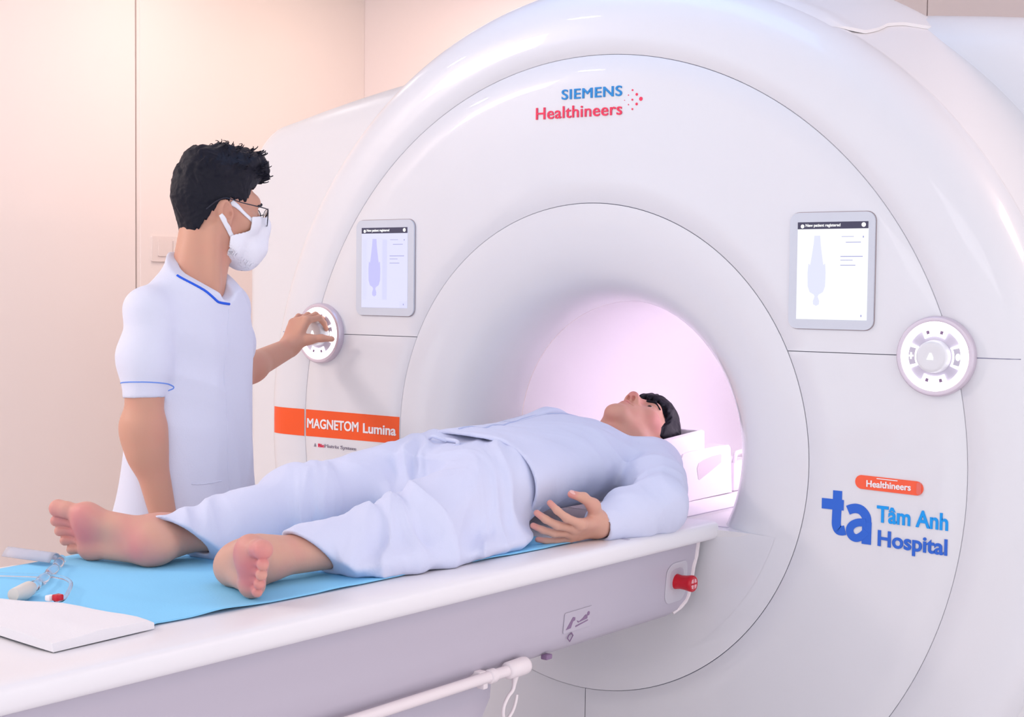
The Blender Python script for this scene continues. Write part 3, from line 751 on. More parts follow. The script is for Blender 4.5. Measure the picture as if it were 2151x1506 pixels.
def sdf_mesh(f, lo, hi, h, relax=1, steps=2):
    """surface-net quads of f = 0 inside the box; returns (verts, quads)"""
    lo = np.asarray(lo, F32); hi = np.asarray(hi, F32); q = 4; H = h * q
    nb = np.ceil((hi - lo) / H).astype(int); N = nb * q + 1
    def ev(P):
        out = np.empty(len(P), F32)
        for i in range(0, len(P), 120000): out[i:i + 120000] = f(P[i:i + 120000])
        return out
    bi = np.stack(np.meshgrid(*[np.arange(n) for n in nb], indexing='ij'), -1).reshape(-1, 3)
    cen = lo + (bi + 0.5).astype(F32) * H
    fc = ev(cen); act = np.abs(fc) < H * 0.87 * 1.7 + 0.004
    Vv = np.ones(N, F32)
    sg = np.where(fc < 0, -1, 1).astype(F32).reshape(nb)
    big = np.repeat(np.repeat(np.repeat(sg, q, 0), q, 1), q, 2)
    Vv[:-1, :-1, :-1] = big; Vv[-1] = 1; Vv[:, -1] = 1; Vv[:, :, -1] = 1
    msk = np.zeros(N, bool)
    am = np.repeat(np.repeat(np.repeat(act.reshape(nb), q, 0), q, 1), q, 2)
    for a in (0, 1):
        for b in (0, 1):
            for c in (0, 1):
                msk[a:a + am.shape[0], b:b + am.shape[1], c:c + am.shape[2]] |= am
    idx = np.argwhere(msk)
    Vv[msk] = ev(lo + idx.astype(F32) * h)
    neg = Vv < 0
    s = sum(neg[a:N[0] - 1 + a, b:N[1] - 1 + b, c:N[2] - 1 + c].astype(np.int8) for a in (0, 1) for b in (0, 1) for c in (0, 1))
    cells = np.argwhere((s > 0) & (s < 8))
    cid = -np.ones(N - 1, np.int64); cid[tuple(cells.T)] = np.arange(len(cells))
    acc = np.zeros((len(cells), 3), F32); cnt = np.zeros(len(cells), F32)
    for ax in range(3):
        for p in (0, 1):
            for r in (0, 1):
                o = [0, 0, 0]; oth = [k for k in range(3) if k != ax]; o[oth[0]] = p; o[oth[1]] = r
                e = list(o); e[ax] = 1
                v0 = Vv[cells[:, 0] + o[0], cells[:, 1] + o[1], cells[:, 2] + o[2]]; v1 = Vv[cells[:, 0] + e[0], cells[:, 1] + e[1], cells[:, 2] + e[2]]
                m_ = (v0 < 0) != (v1 < 0)
                t = np.where(m_, v0 / np.where(m_, v0 - v1, 1), 0)
                pt = np.tile(np.array(o, F32), (len(cells), 1)); pt[:, ax] = t
                acc[m_] += pt[m_]; cnt[m_] += 1
    verts = lo + (cells + acc / cnt[:, None]) * h
    quads = []
    for ax in range(3):
        sl0 = [slice(None)] * 3; sl1 = [slice(None)] * 3; sl0[ax] = slice(0, -1); sl1[ax] = slice(1, None)
        a_ = neg[tuple(sl0)]; b_ = neg[tuple(sl1)]
        E_ = np.argwhere(a_ != b_); o1, o2 = [k for k in range(3) if k != ax]
        ok = (E_[:, o1] > 0) & (E_[:, o2] > 0) & (E_[:, o1] < N[o1] - 1) & (E_[:, o2] < N[o2] - 1); E_ = E_[ok]
        flip = a_[tuple(E_.T)]
        def cc(d1, d2):
            c = E_.copy(); c[:, o1] += d1; c[:, o2] += d2; return cid[tuple(c.T)]
        Q = np.stack([cc(-1, -1), cc(0, -1), cc(0, 0), cc(-1, 0)], 1)
        if ax == 1: flip = ~flip
        Q[~flip] = Q[~flip][:, ::-1]
        quads.append(Q)
    quads = np.concatenate(quads); quads = quads[(quads >= 0).all(1)]
    # pull vertices onto the true surface, with a little relaxation first
    for _ in range(relax):
        sm = np.zeros_like(verts); n_ = np.zeros(len(verts), F32)
        for i in range(4):
            a_, b_ = quads[:, i], quads[:, (i + 1) % 4]
            for k in range(3):
                sm[:, k] += np.bincount(a_, verts[b_, k], len(verts)) + np.bincount(b_, verts[a_, k], len(verts))
            n_ += np.bincount(a_, minlength=len(verts)) + np.bincount(b_, minlength=len(verts))
        verts = (0.5 * verts + 0.5 * sm / np.maximum(n_, 1)[:, None]).astype(F32)
    for _ in range(steps):
        e = h * 0.3; f0 = ev(verts)
        g_ = np.stack([ev(verts + np.array(v, F32) * e) - f0 for v in ((1, 0, 0), (0, 1, 0), (0, 0, 1))], 1) / e
        gn = np.maximum((g_ ** 2).sum(1), 0.09)
        verts = verts - np.clip(f0 / gn, -h, h)[:, None] * g_ * 0.8
    return verts, quads

def mesh_obj(name, parts, m_, parent=None):
    vs = []; fs = []; n = 0
    for v, q in parts:
        vs.append(v); fs.append(q + n); n += len(v)
    v = np.concatenate(vs).astype(np.float64); q = np.concatenate(fs)
    me = bpy.data.meshes.new(name)
    me.vertices.add(len(v)); me.vertices.foreach_set('co', v.ravel().astype(F32))
    me.loops.add(len(q) * 4); me.loops.foreach_set('vertex_index', q.ravel().astype(np.int32))
    me.polygons.add(len(q)); me.polygons.foreach_set('loop_start', np.arange(0, len(q) * 4, 4, dtype=np.int32)); me.polygons.foreach_set('loop_total', np.full(len(q), 4, np.int32))
    me.update(calc_edges=True); me.validate()
    me.polygons.foreach_set('use_smooth', np.ones(len(q), bool))
    return link(name, me, m_, parent)

def onto(f, P, it=12):
    """slide points along the gradient onto f = 0"""
    P = np.array(P, F32)
    for _ in range(it):
        e = 0.0008; f0 = f(P)
        g_ = np.stack([f(P + np.array(v, F32) * e) - f0 for v in ((1, 0, 0), (0, 1, 0), (0, 0, 1))], 1) / e
        P = P - (np.clip(f0, -0.03, 0.03) / np.maximum((g_ ** 2).sum(1), 0.05))[:, None] * g_ * 0.8
    return P

# ------------------------------------------------------------------ body parts
class Fr:
    """local frame: local (x, y, z) -> world"""
    def __init__(s, o, x, y, z, k=1.0): s.o = np.asarray(o, float); s.M = np.stack([nrm(x), nrm(y), nrm(z)]); s.k = k
    def __call__(s, x, y, z): return s.o + s.k * (x * s.M[0] + y * s.M[1] + z * s.M[2])
    def loc(s, f):
        o = s.o.astype(F32); Mt = s.M.T.astype(F32) / s.k; k = s.k
        return lambda P: f((P - o) @ Mt) * k

def head_sdf(mouth=True, jaw_w=1.0):
    """local: x right, y forward, z up, origin between the ears"""
    E = []
    cr = U(0.03, ell((0, -0.014, 0.032), (0.0765, 0.097, 0.088)), ell((0, 0.028, -0.025), (0.064 * jaw_w, 0.066, 0.088)))
    fs = [cr]
    for s in (1, -1):
        fs += [rc((s * 0.056, -0.005, -0.045), (s * 0.048, 0.02, -0.078), 0.018, 0.017), rc((s * 0.048, 0.02, -0.078), (s * 0.014, 0.074, -0.103), 0.017, 0.017), ell((s * 0.046, 0.056, -0.018), (0.024, 0.026, 0.022))]
    fs += [rc((-0.032, 0.078, 0.030), (0.032, 0.078, 0.030), 0.016), ell((0, 0.077, -0.103), (0.022, 0.018, 0.016)), ell((0, 0.072, -0.062), (0.034, 0.025, 0.03))]
    f = U(0.024, *fs)
    nose = U(0.010, rc((0, 0.090, 0.018), (0, 0.111, -0.018), 0.0085, 0.0105), ell((0, 0.113, -0.027), (0.0135, 0.0125, 0.0115)), ell((0.0135, 0.101, -0.031), (0.0085, 0.012, 0.009)), ell((-0.0135, 0.101, -0.031), (0.0085, 0.012, 0.009)))
    f = U(0.014, f, nose)
    sock = lambda P: np.minimum(ell((0.033, 0.104, 0.007), (0.021, 0.017, 0.0125))(P), ell((-0.033, 0.104, 0.007), (0.021, 0.017, 0.0125))(P))
    f = SUB(f, sock, 0.014)
    lid = lambda P: np.minimum(ell((0.032, 0.0745, 0.006), (0.0165, 0.0145, 0.0135))(P), ell((-0.032, 0.0745, 0.006), (0.0165, 0.0145, 0.0135))(P))
    f = U(0.006, f, lid)
    slit = lambda P: np.minimum(ell((0.032, 0.091, 0.0045), (0.0125, 0.006, 0.0034))(P), ell((-0.032, 0.091, 0.0045), (0.0125, 0.006, 0.0034))(P))
    f = SUB(f, slit, 0.003)
    if mouth:
        up = U(0.008, rc((-0.022, 0.0885, -0.0605), (0, 0.0985, -0.058), 0.004, 0.0068), rc((0.022, 0.0885, -0.0605), (0, 0.0985, -0.058), 0.004, 0.0068))
        lw = U(0.008, rc((-0.021, 0.087, -0.064), (0, 0.0955, -0.0705), 0.004, 0.0078), rc((0.021, 0.087, -0.064), (0, 0.0955, -0.0705), 0.004, 0.0078))
        f = U(0.007, f, lambda P: np.minimum(up(P), lw(P)))
        f = SUB(f, U(0.004, rc((-0.024, 0.092, -0.0625), (0, 0.106, -0.0640), 0.0012, 0.0018), rc((0.024, 0.092, -0.0625), (0, 0.106, -0.0640), 0.0012, 0.0018)), 0.003)
    nos = lambda P: np.minimum(ell((0.0078, 0.109, -0.038), (0.0050, 0.0070, 0.0085))(P), ell((-0.0078, 0.109, -0.038), (0.0050, 0.0070, 0.0085))(P))
    f = SUB(f, nos, 0.003)
    for s in (1, -1):
        R = frame((s * 0.15, -0.18, 1), (1 * s, -0.42, 0))
        ear = ell((s * 0.079, -0.012, -0.004), (0.0085, 0.0195, 0.0315), R)
        ear = U(0.006, ear, ell((s * 0.0765, -0.002, -0.028), (0.006, 0.009, 0.011)))
        ear = SUB(ear, ell((s * 0.087, -0.007, 0.001), (0.006, 0.0125, 0.021), R), 0.004)
        ear = U(0.004, ear, ell((s * 0.079, 0.004, -0.007), (0.0055, 0.005, 0.008)))
        ear = SUB(ear, sph((s * 0.083, -0.002, -0.006), 0.0045), 0.003)
        f = U(0.007, f, ear)
    return f

def hand_sdf(W_, d, n, t, curl, spread=1.0, thumb=None, scale=1.0, mcp=0.55):
    """W_ wrist, d towards the fingers, n out of the palm, t towards the thumb; curl per finger in degrees (index..little) for the three joints"""
    d = nrm(d); n = nrm(np.asarray(n, float) - d * (np.asarray(n) @ d)); t = nrm(np.asarray(t, float) - d * (np.asarray(t) @ d) - n * (np.asarray(t) @ n)); s = scale
    W_ = np.asarray(W_, float); P = lambda a, b, c: W_ + (a * d + b * t + c * n) * s
    off = [0.028, 0.0095, -0.0085, -0.0255]; ln = [(0.043, 0.025, 0.021), (0.047, 0.029, 0.022), (0.043, 0.027, 0.022), (0.034, 0.020, 0.019)]; mc = [0.090, 0.092, 0.087, 0.080]; sp = [8, 2, -4, -11]
    rad = [(0.0092, 0.0085, 0.0075, 0.0064), (0.0095, 0.0087, 0.0078, 0.0066), (0.009, 0.0083, 0.0074, 0.0063), (0.0079, 0.0072, 0.0065, 0.0056)]
    palm = []; fing = []; tips = []
    for i in range(4):
        base = P(mc[i], off[i], -0.001 - (0.003 if i in (0, 3) else 0))
        palm.append(rc(P(0.012, off[i] * 0.55, 0.0), base, 0.0135 * s, 0.0108 * s))
        a = math.radians(sp[i] * spread); dr = nrm(d * math.cos(a) + t * math.sin(a)); pts = [base]; cur = base; ang = 0
        for j in range(3):
            ang += math.radians(curl[i][j]); dd = dr * math.cos(ang) + n * math.sin(ang); cur = cur + dd * ln[i][j] * s; pts.append(cur)
        r_ = [x * s for x in rad[i]]
        fing.append(chain(pts, r_, 0.004 * s)); tips.append((pts, r_))
    th = thumb or [(0.022, 0.018, 0.006), (0.052, 0.043, 0.018), (0.082, 0.052, 0.022), (0.106, 0.052, 0.020)]
    tp = [P(*q) for q in th]
    palm.append(rc(tp[0], tp[1], 0.0155 * s, 0.0125 * s)); palm.append(rc(P(0.018, -0.016, 0.006), P(0.06, -0.022, 0.005), 0.0125 * s, 0.0115 * s))
    thumbf = chain(tp[1:], [0.0122 * s, 0.0102 * s, 0.0078 * s], 0.006 * s)
    f = U(0.016 * s, *palm)
    g_ = fing[0]
    for q in fing[1:]:
        g_ = (lambda A, B: (lambda P: np.minimum(A(P), B(P))))(g_, q)
    f = U(0.008 * s, f, g_); f = U(0.012 * s, f, thumbf)
    return f, tips, tp

def foot_sdf(H, a, nn, m_, shin, L=0.24):
    """H heel, a towards the toes, nn out of the sole, m_ towards the big toe; shin = point up the leg"""
    a = nrm(a); nn = nrm(np.asarray(nn, float) - a * (np.asarray(nn) @ a)); m_ = nrm(np.asarray(m_, float) - a * (np.asarray(m_) @ a) - nn * (np.asarray(m_) @ nn)); s = L / 0.24
    H = np.asarray(H, float); P = lambda x, y, z: H + (x * a + y * m_ - z * nn) * s
    E = lambda c, r: ell(P(*c), np.array(r) * s, np.stack([a, m_, -nn]).astype(F32))
    core = U(0.022 * s, E((0.034, 0.0, 0.030), (0.036, 0.030, 0.031)), rc(P(0.045, -0.009, 0.026), P(0.150, -0.030, 0.0165), 0.025 * s, 0.0165 * s), rc(P(0.05, 0.010, 0.036), P(0.165, 0.022, 0.021), 0.026 * s, 0.020 * s), rc(P(0.07, 0.004, 0.055), P(0.155, 0.006, 0.024), 0.031 * s, 0.019 * s), rc(P(0.168, 0.026, 0.019), P(0.152, -0.030, 0.0155), 0.0195 * s, 0.0165 * s), E((0.160, 0.020, 0.013), (0.026, 0.022, 0.013)))
    core = U(0.030 * s, core, rc(P(0.048, 0.0, 0.066), P(0.046, 0, 0.085), 0.034 * s, 0.033 * s), rc(P(0.046, 0.0, 0.080), shin, 0.032 * s, 0.040), rc(P(0.022, 0.0, 0.045), P(0.025, 0, 0.105), 0.017 * s, 0.014 * s))
    core = U(0.012 * s, core, E((0.050, 0.030, 0.073), (0.012, 0.009, 0.013)), E((0.046, -0.031, 0.066), (0.012, 0.009, 0.013)))
    toes = []
    spec = [[(0.172, 0.027, 0.018, 0.0155), (0.205, 0.028, 0.015, 0.0145), (0.224, 0.026, 0.016, 0.0160)],
            [(0.174, 0.006, 0.017, 0.0095), (0.203, 0.0045, 0.019, 0.0080), (0.224, 0.0035, 0.012, 0.0098)],
            [(0.170, -0.008, 0.016, 0.0090), (0.196, -0.0105, 0.018, 0.0078), (0.214, -0.0125, 0.011, 0.0094)],
            [(0.163, -0.021, 0.015, 0.0088), (0.185, -0.0245, 0.017, 0.0075), (0.201, -0.027, 0.010, 0.0090)],
            [(0.153, -0.033, 0.014, 0.0085), (0.172, -0.0375, 0.015, 0.0072), (0.186, -0.040, 0.010, 0.0088)]]
    g_ = None
    for q in spec:
        c = chain([P(*x[:3]) for x in q], [x[3] * s for x in q], 0.004 * s)
        g_ = c if g_ is None else (lambda A, B: (lambda P: np.minimum(A(P), B(P))))(g_, c)
    return U(0.007 * s, core, g_), P

def skin_mat(name, col, red, spots=()):
    """skin; spots = (object-space centre, radius, strength) of redder patches"""
    m_ = mat(name, col, 0.48, 0.35, sss=0.12, bump=0.06, bscale=260)
    nt = m_.node_tree; b = nt.nodes['Principled BSDF']
    tc = nt.nodes.new('ShaderNodeTexCoord'); ns = nt.nodes.new('ShaderNodeTexNoise'); ns.inputs['Scale'].default_value = 14; ns.inputs['Detail'].default_value = 4
    nt.links.new(tc.outputs['Object'], ns.inputs['Vector'])
    mx = nt.nodes.new('ShaderNodeMix'); mx.data_type = 'RGBA'; mx.inputs[6].default_value = (*col, 1); mx.inputs[7].default_value = (*red, 1)
    mr = nt.nodes.new('ShaderNodeMapRange'); mr.inputs[1].default_value = 0.45; mr.inputs[2].default_value = 0.75; mr.inputs[3].default_value = 0.0; mr.inputs[4].default_value = 0.35
    nt.links.new(ns.outputs['Fac'], mr.inputs[0]); last = mr.outputs[0]
    for c, r, s in spots:
        vd = nt.nodes.new('ShaderNodeVectorMath'); vd.operation = 'DISTANCE'; vd.inputs[1].default_value = tuple(c)
        nt.links.new(tc.outputs['Object'], vd.inputs[0])
        m2 = nt.nodes.new('ShaderNodeMapRange'); m2.interpolation_type = 'SMOOTHSTEP'; m2.inputs[1].default_value = r; m2.inputs[2].default_value = r * 0.2; m2.inputs[3].default_value = 0; m2.inputs[4].default_value = s
        nt.links.new(vd.outputs['Value'], m2.inputs[0])
        ad = nt.nodes.new('ShaderNodeMath'); ad.operation = 'ADD'; ad.use_clamp = True
        nt.links.new(last, ad.inputs[0]); nt.links.new(m2.outputs[0], ad.inputs[1]); last = ad.outputs[0]
    nt.links.new(last, mx.inputs[0]); nt.links.new(mx.outputs[2], b.inputs['Base Color'])
    return m_
MT['hair'] = mat('black hair', (0.007, 0.007, 0.015), 0.5, 0.22, bump=0.5, bscale=160)
MT['cloth_w'] = mat('white uniform cotton', (0.70, 0.71, 0.83), 0.85, 0.15, bump=0.15, bscale=300, sheen=0.1)
MT['cloth_p'] = mat('pale blue white cotton', (0.66, 0.69, 0.86), 0.88, 0.12, bump=0.15, bscale=300, sheen=0.1)
MT['trim_blue'] = mat('blue piping', (0.03, 0.12, 0.72), 0.6, 0.2)
MT['trim_pale'] = mat('pale blue piping', (0.16, 0.30, 0.78), 0.6, 0.2)
MT['mask'] = mat('white mask fabric', (0.86, 0.85, 0.90), 0.85, 0.1, bump=0.2, bscale=350)
MT['frame'] = mat('dark spectacle frame', (0.02, 0.022, 0.04), 0.35, 0.5)
MT['lens'] = mat('clear spectacle lens', (0.95, 0.96, 0.98), 0.02, 0.5, trans=1.0, ior=1.08)
MT['eye'] = mat('eye white', (0.80, 0.77, 0.76), 0.25, 0.5)
MT['iris'] = mat('dark iris', (0.03, 0.018, 0.012), 0.2, 0.5)
# ------------------------------------------------------------------ standing technician
def build_technician():
    b = nrm((0.99, 0.14, 0)); l = nrm((-0.14, 0.99, 0)); zv = np.array((0, 0, 1.0))
    C = np.array((-0.575, -0.722, 0.0))
    T = lambda u, v, z: C + u * l + v * b + z * zv            # u left, v forward
    Rm = np.stack([l, -b, zv]).astype(F32)
    shR = T(-0.150, 0.012, 0.318); shL = T(0.145, -0.02, 0.328)
    elR = T(-0.183, 0.028, 0.090); wrR = T(-0.150, 0.058, -0.130)
    wrL = np.array((-0.862, -0.135, 0.212)); elL = np.array((-0.795, -0.395, 0.152))
    # head
    h = nrm((0.35, 0.93, -0.06)); xr = nrm(np.cross(h, zv)); up = np.cross(xr, h)
    HF = Fr((-0.566, -0.652, 0.5425), xr, h, up, 0.93)
    hd = HF.loc(head_sdf(False))
    neck = U(0.03, rc(HF(0, -0.032, -0.045), T(0, 0.008, 0.37), 0.054, 0.056), rc(HF(0, -0.004, -0.07), T(0, 0.036, 0.36), 0.038, 0.038), rc(T(0, 0.01, 0.36), T(-0.10, 0.0, 0.318), 0.05, 0.045), rc(T(0, 0.01, 0.36), T(0.09, 0.0, 0.318), 0.045, 0.035))
    strand = rc(HF(0.058, -0.03, -0.045), T(-0.012, 0.076, 0.365), 0.013, 0.009)
    skin_head = U(0.022, hd, neck, strand)
    parts = []
    o = HF.o
    parts.append(sdf_mesh(SUB(skin_head, half(T(0, 0, 0.30), (0, 0, 1)), 0.002), (o[0] - 0.2, o[1] - 0.22, 0.28), (o[0] + 0.2, o[1] + 0.2, 0.70), 0.0026))
    # right arm, hanging
    hR, _, _ = hand_sdf(wrR, (0.06, 0.10, -1), (-0.45, 0.9, 0.05), (0.95, 0.3, 0.0), [(12, 22, 15), (16, 26, 18), (20, 30, 20), (24, 32, 22)], 0.7)
    armR = U(0.03, rc(shR, elR, 0.046, 0.040), ell(elR + 0.004 * b - (0, 0, 0.045), (0.040, 0.042, 0.06)), rc(elR - (0, 0, 0.02), wrR, 0.040, 0.0265), rc(elR - 0.018 * b - 0.008 * zv, elR - 0.016 * b - (0, 0, 0.03), 0.025, 0.024))
    armR = U(0.02, armR, hR)
    parts.append(sdf_mesh(armR, (-0.72, -1.02, -0.36), (-0.42, -0.76, 0.40), 0.0034))
    # left arm, reaching for the dial
    d_ = nrm((0.03, 0.50, 0.80)); n_ = nrm((0.0, 0.80, -0.50))
    hL, _, _ = hand_sdf(wrL, d_, n_, (0.95, 0.25, 0.0), [(48, 48, 18), (40, 42, 18), (34, 42, 20), (26, 36, 20)], 1.0, thumb=[(0.022, 0.020, 0.008), (0.044, 0.044, 0.020), (0.058, 0.070, 0.034), (0.066, 0.092, 0.050)], scale=0.96)
    armL = U(0.03, rc(shL, elL, 0.040, 0.038), rc(elL, wrL, 0.041, 0.0265), ell(elL * 0.7 + wrL * 0.3, (0.036, 0.042, 0.034)))
    armL = U(0.02, armL, hL)
    parts.append(sdf_mesh(armL, (-0.98, -0.70, 0.04), (-0.50, 0.0, 0.42), 0.0030))
    # trunk and legs under the clothes
    trunk = U(0.05, loft(T(0, 0, 0), Rm, [-0.22, -0.1, 0.05, 0.2, 0.31, 0.36], [0.155, 0.16, 0.135, 0.145, 0.125, 0.07], [0.09, 0.095, 0.08, 0.08, 0.065, 0.05]), rc(T(-0.085, 0, -0.15), T(-0.09, 0, -0.55), 0.075, 0.05), rc(T(-0.09, 0, -0.55), T(-0.09, -0.01, -0.95), 0.05, 0.035), rc(T(0.085, 0, -0.15), T(0.09, 0, -0.55), 0.075, 0.05), rc(T(0.09, 0, -0.55), T(0.09, -0.01, -0.95), 0.05, 0.035))
    parts.append(sdf_mesh(trunk, (-0.85, -1.05, -1.0), (-0.30, -0.40, 0.40), 0.011))
    skin = skin_mat('technician skin', (0.60, 0.315, 0.225), (0.66, 0.27, 0.21))
    body = mesh_obj('person', parts, skin)
    tag(body, 'standing technician in white tunic, mask and glasses, reaching for the left control panel', 'person')

    # tunic
    torso = loft(T(0, 0, 0), Rm, [-0.42, -0.2, -0.08, 0.05, 0.17, 0.27, 0.325, 0.365, 0.41, 0.455], [0.218, 0.203, 0.188, 0.178, 0.174, 0.168, 0.152, 0.108, 0.078, 0.066], [0.158, 0.143, 0.122, 0.106, 0.100, 0.098, 0.093, 0.084, 0.074, 0.066], None, [0.036, 0.024, 0.009, 0.0, -0.002, -0.008, -0.014, -0.024, -0.026, -0.014])
    hemR = elR + (0, 0, 0.045)
    slR = U(0.05, rc(shR + (0, 0, 0.004), (shR + elR) / 2 + (0, 0, 0.02), 0.051, 0.050), rc((shR + elR) / 2 + (0, 0, 0.02), elR + (0, 0, -0.01), 0.050, 0.047))
    slL = U(0.05, rc(shL + (0, 0, 0.0), (shL + elL) / 2, 0.056, 0.052), rc((shL + elL) / 2, elL, 0.05, 0.049))
    aR = nrm(elR - shR); aL = nrm(elL - shL)
    cutR = shR + aR * 0.186; cutL = shL + aL * 0.21
    slR = SUB(slR, half(cutR, -aR), 0.004)
    slR = SUB(slR, rc(cutR - aR * 0.07, cutR + aR * 0.05, 0.030, 0.0405), 0.003)
    slL = SUB(slL, half(cutL, -aL), 0.004)
    w1 = wrinkle([np.array((0.25, 0.35, 1.0)), np.array((0.5, 0.1, -0.8))], 44, 5); w2 = wrinkle([l * 0.9 + 0.25 * zv, l - 0.35 * zv], 44, 8)
    gH = gauss(cutR, 0.07); gA = gauss(T(-0.10, 0.06, 0.16), 0.09); gB = gauss(T(0.02, 0.12, -0.06), 0.12); gC = gauss((shR + elR) / 2 + (0, 0, 0.05), 0.055)
    base = U(0.035, U(0.04, torso, rc(T(-0.045, 0.008, 0.395), T(-0.135, 0.008, 0.335), 0.030, 0.044), rc(T(0.045, 0.008, 0.395), T(0.13, -0.01, 0.345), 0.030, 0.044)), slR, slL) if False else U(0.016, U(0.03, U(0.04, torso, rc(T(-0.045, 0.008, 0.395), T(-0.135, 0.008, 0.335), 0.030, 0.044), rc(T(0.045, 0.008, 0.395), T(0.13, -0.01, 0.345), 0.030, 0.044)), rc(shR, shR + (0, 0, 0.001), 0.05)), slR, slL)
    # the armpit crease between sleeve and chest
    def tunic(P):
        d = base(P)
        return d - 0.010 * w1(P) * (gA(P) + 0.35 * gC(P)) - 0.009 * w2(P) * (gB(P) * 0.9 + 0.4) * (1 - gH(P))
    ncut = nrm(np.array((0, 0, 1.0)) + 0.60 * b)
    pcut = T(0, 0.096, 0.368)
    tun = SUB(tunic, half(pcut, -ncut), 0.004)
    neckhole = rc(HF(0, -0.025, -0.06), T(0, 0.016, 0.36), 0.0545, 0.0575)
    vhole = rc(T(0, 0.04, 0.41), T(0, 0.108, 0.366), 0.055, 0.022)
    tun = SUB(SUB(tun, neckhole, 0.006), vhole, 0.008)
    tun = SUB(tun, half(T(0, 0, -0.30), (0, 0, 1)), 0.003)
    tm = mesh_obj('tunic', [sdf_mesh(tun, (-0.95, -1.10, -0.32), (-0.30, -0.28, 0.49), 0.0045)], MT['cloth_w'], body)
    # piping below the neckline, on the sleeve, front placket, pocket
    pts = spline([T(-0.100, 0.050, 0.412), T(-0.088, 0.078, 0.394), T(-0.070, 0.092, 0.375), T(-0.040, 0.110, 0.347), T(-0.025, 0.113, 0.341), T(0.002, 0.116, 0.338)], 6)
    pts = onto(tun, pts); obj('neck_piping', tube(pts, 0.0029, 8), MT['trim_blue'], tm, 60)
    e1 = nrm(np.cross(aR, b)); e2 = np.cross(aR, e1); ring = []
    for k in range(41):
        a = 2 * PI * k / 40
        ring.append(cutR - aR * 0.032 + 0.058 * (math.cos(a) * e1 + math.sin(a) * e2))
    ring = onto(tun, ring, 8); obj('sleeve_piping', tube(ring, 0.0014, 6), MT['trim_pale'], tm, 60)
    line = onto(tun, [T(0.0, 0.13, 0.325 - 0.6 * k / 30) for k in range(31)])
    obj('placket_seam', tube(line, 0.0012, 6), MT['cloth_w'], tm, 60)
    pk = onto(tun, [T(-0.13 + 0.105 * k / 12, 0.14, -0.045 - 0.002 * k / 12) for k in range(13)]); obj('pocket_edge', tube(pk, 0.0014, 6), MT['cloth_w'], tm, 60)
    # trousers and shoes
    tr = U(0.05, loft(T(0, 0, 0), Rm, [-0.28, -0.2, -0.1, 0.0], [0.178, 0.18, 0.17, 0.155], [0.112, 0.115, 0.108, 0.098]))
    for s in (1, -1):
        tr = U(0.04, tr, rc(T(s * 0.088, 0, -0.2), T(s * 0.092, 0, -0.55), 0.092, 0.072), rc(T(s * 0.092, 0, -0.55), T(s * 0.095, -0.01, -0.96), 0.072, 0.066))
    tr = SUB(tr, half(T(0, 0, -0.975), (0, 0, 1)), 0.003)
    mesh_obj('trousers', [sdf_mesh(tr, (-0.85, -1.05, -1.0), (-0.30, -0.40, 0.03), 0.009)], MT['cloth_w'], body)
    for s in (1, -1):
        f = U(0.03, ell(T(s * 0.098, -0.02, -0.985), (0.045, 0.045, 0.05)), rc(T(s * 0.098, -0.045, -0.990), T(s * 0.112, 0.13, -0.997), 0.04, 0.034))
        f = SUB(f, half((0, 0, -Z0 + 0.001), (0, 0, 1)), 0.004)
        c = T(s * 0.1, 0.04, -0.98)
        mesh_obj('shoe', [sdf_mesh(f, c - (0.2, 0.2, 0.06), c + (0.2, 0.2, 0.09), 0.006)], MT['cloth_w'], body)

    # hair: short at the sides, curly and full on top
    ys = [-0.13, -0.095, -0.075, -0.05, -0.025, 0.0, 0.03, 0.045, 0.056, 0.068, 0.09, 0.14]
    zs_ = [-0.088, -0.085, -0.060, -0.020, 0.018, 0.030, 0.027, 0.024, 0.045, 0.064, 0.072, 0.074]
    vol = U(0.025, ell((0, -0.015, 0.044), (0.0805, 0.104, 0.098)), ell((0, -0.008, 0.102), (0.074, 0.096, 0.062)), ell((0, 0.052, 0.118), (0.062, 0.072, 0.042)), ell((0, -0.046, -0.030), (0.062, 0.047, 0.066)))
    bp = bumpy(80, 4); bp2 = bumpy(210, 9); st_ = wrinkle([nrm((1, 0.1, 0.5)), nrm((0.8, 0.1, -0.6)), nrm((0.3, 0.9, 0.2))], 330, 12, 6, 0.9)
    def hair(P):
        d = vol(P); z = P[:, 2]; y = P[:, 1]
        top = np.clip((z - 0.06) / 0.05, 0, 1)
        d = d - top * (0.0070 * bp(P) + 0.003 * bp2(P)) - 0.0008 * bp2(P) - 0.0016 * st_(P)
        hl = np.interp(y, ys, zs_).astype(F32) + 0.0035 * np.sin(y * 420) + 0.002 * np.sin(y * 910 + 1)
        return smax(d, (hl - z) * 0.75, 0.004)
    hv, hq = sdf_mesh(HF.loc(hair), o - (0.19, 0.19, 0.14), o + (0.19, 0.19, 0.21), 0.0022)
    hob = mesh_obj('hair', [(hv, hq)], MT['hair'], body)
    rs = np.random.RandomState(11); bm = bmesh.new()
    for k in range(150):
        th = rs.uniform(-1.2, 1.2); ph = rs.uniform(-0.25, 1.25) if k % 3 else rs.uniform(0.75, 1.3)
        d0 = np.array((math.sin(th) * math.cos(ph) * 0.9, math.sin(ph), math.cos(th) * math.cos(ph) * 0.9 + 0.12))
        lo_ = np.array((0, 0.005, 0.06)); p0 = lo_ + d0 * (0.092, 0.105, 0.10) * 0.98
        if p0[2] < 0.085: continue
        p0 = onto(hair, [p0], 6)[0]
        fw = nrm(np.array((rs.normal(0, 0.6), 1.0, rs.normal(0.2, 0.4)))); nn = nrm(d0); r = rs.uniform(0.006, 0.014); L = rs.uniform(1.5, 4.2)
        pts = []
        for q in range(9):
            a = L * q / 8
            pts.append(HF(*(p0 - nn * 0.002 + fw * r * math.sin(a) + nn * r * 0.8 * (1 - math.cos(a)) * 0.8)))
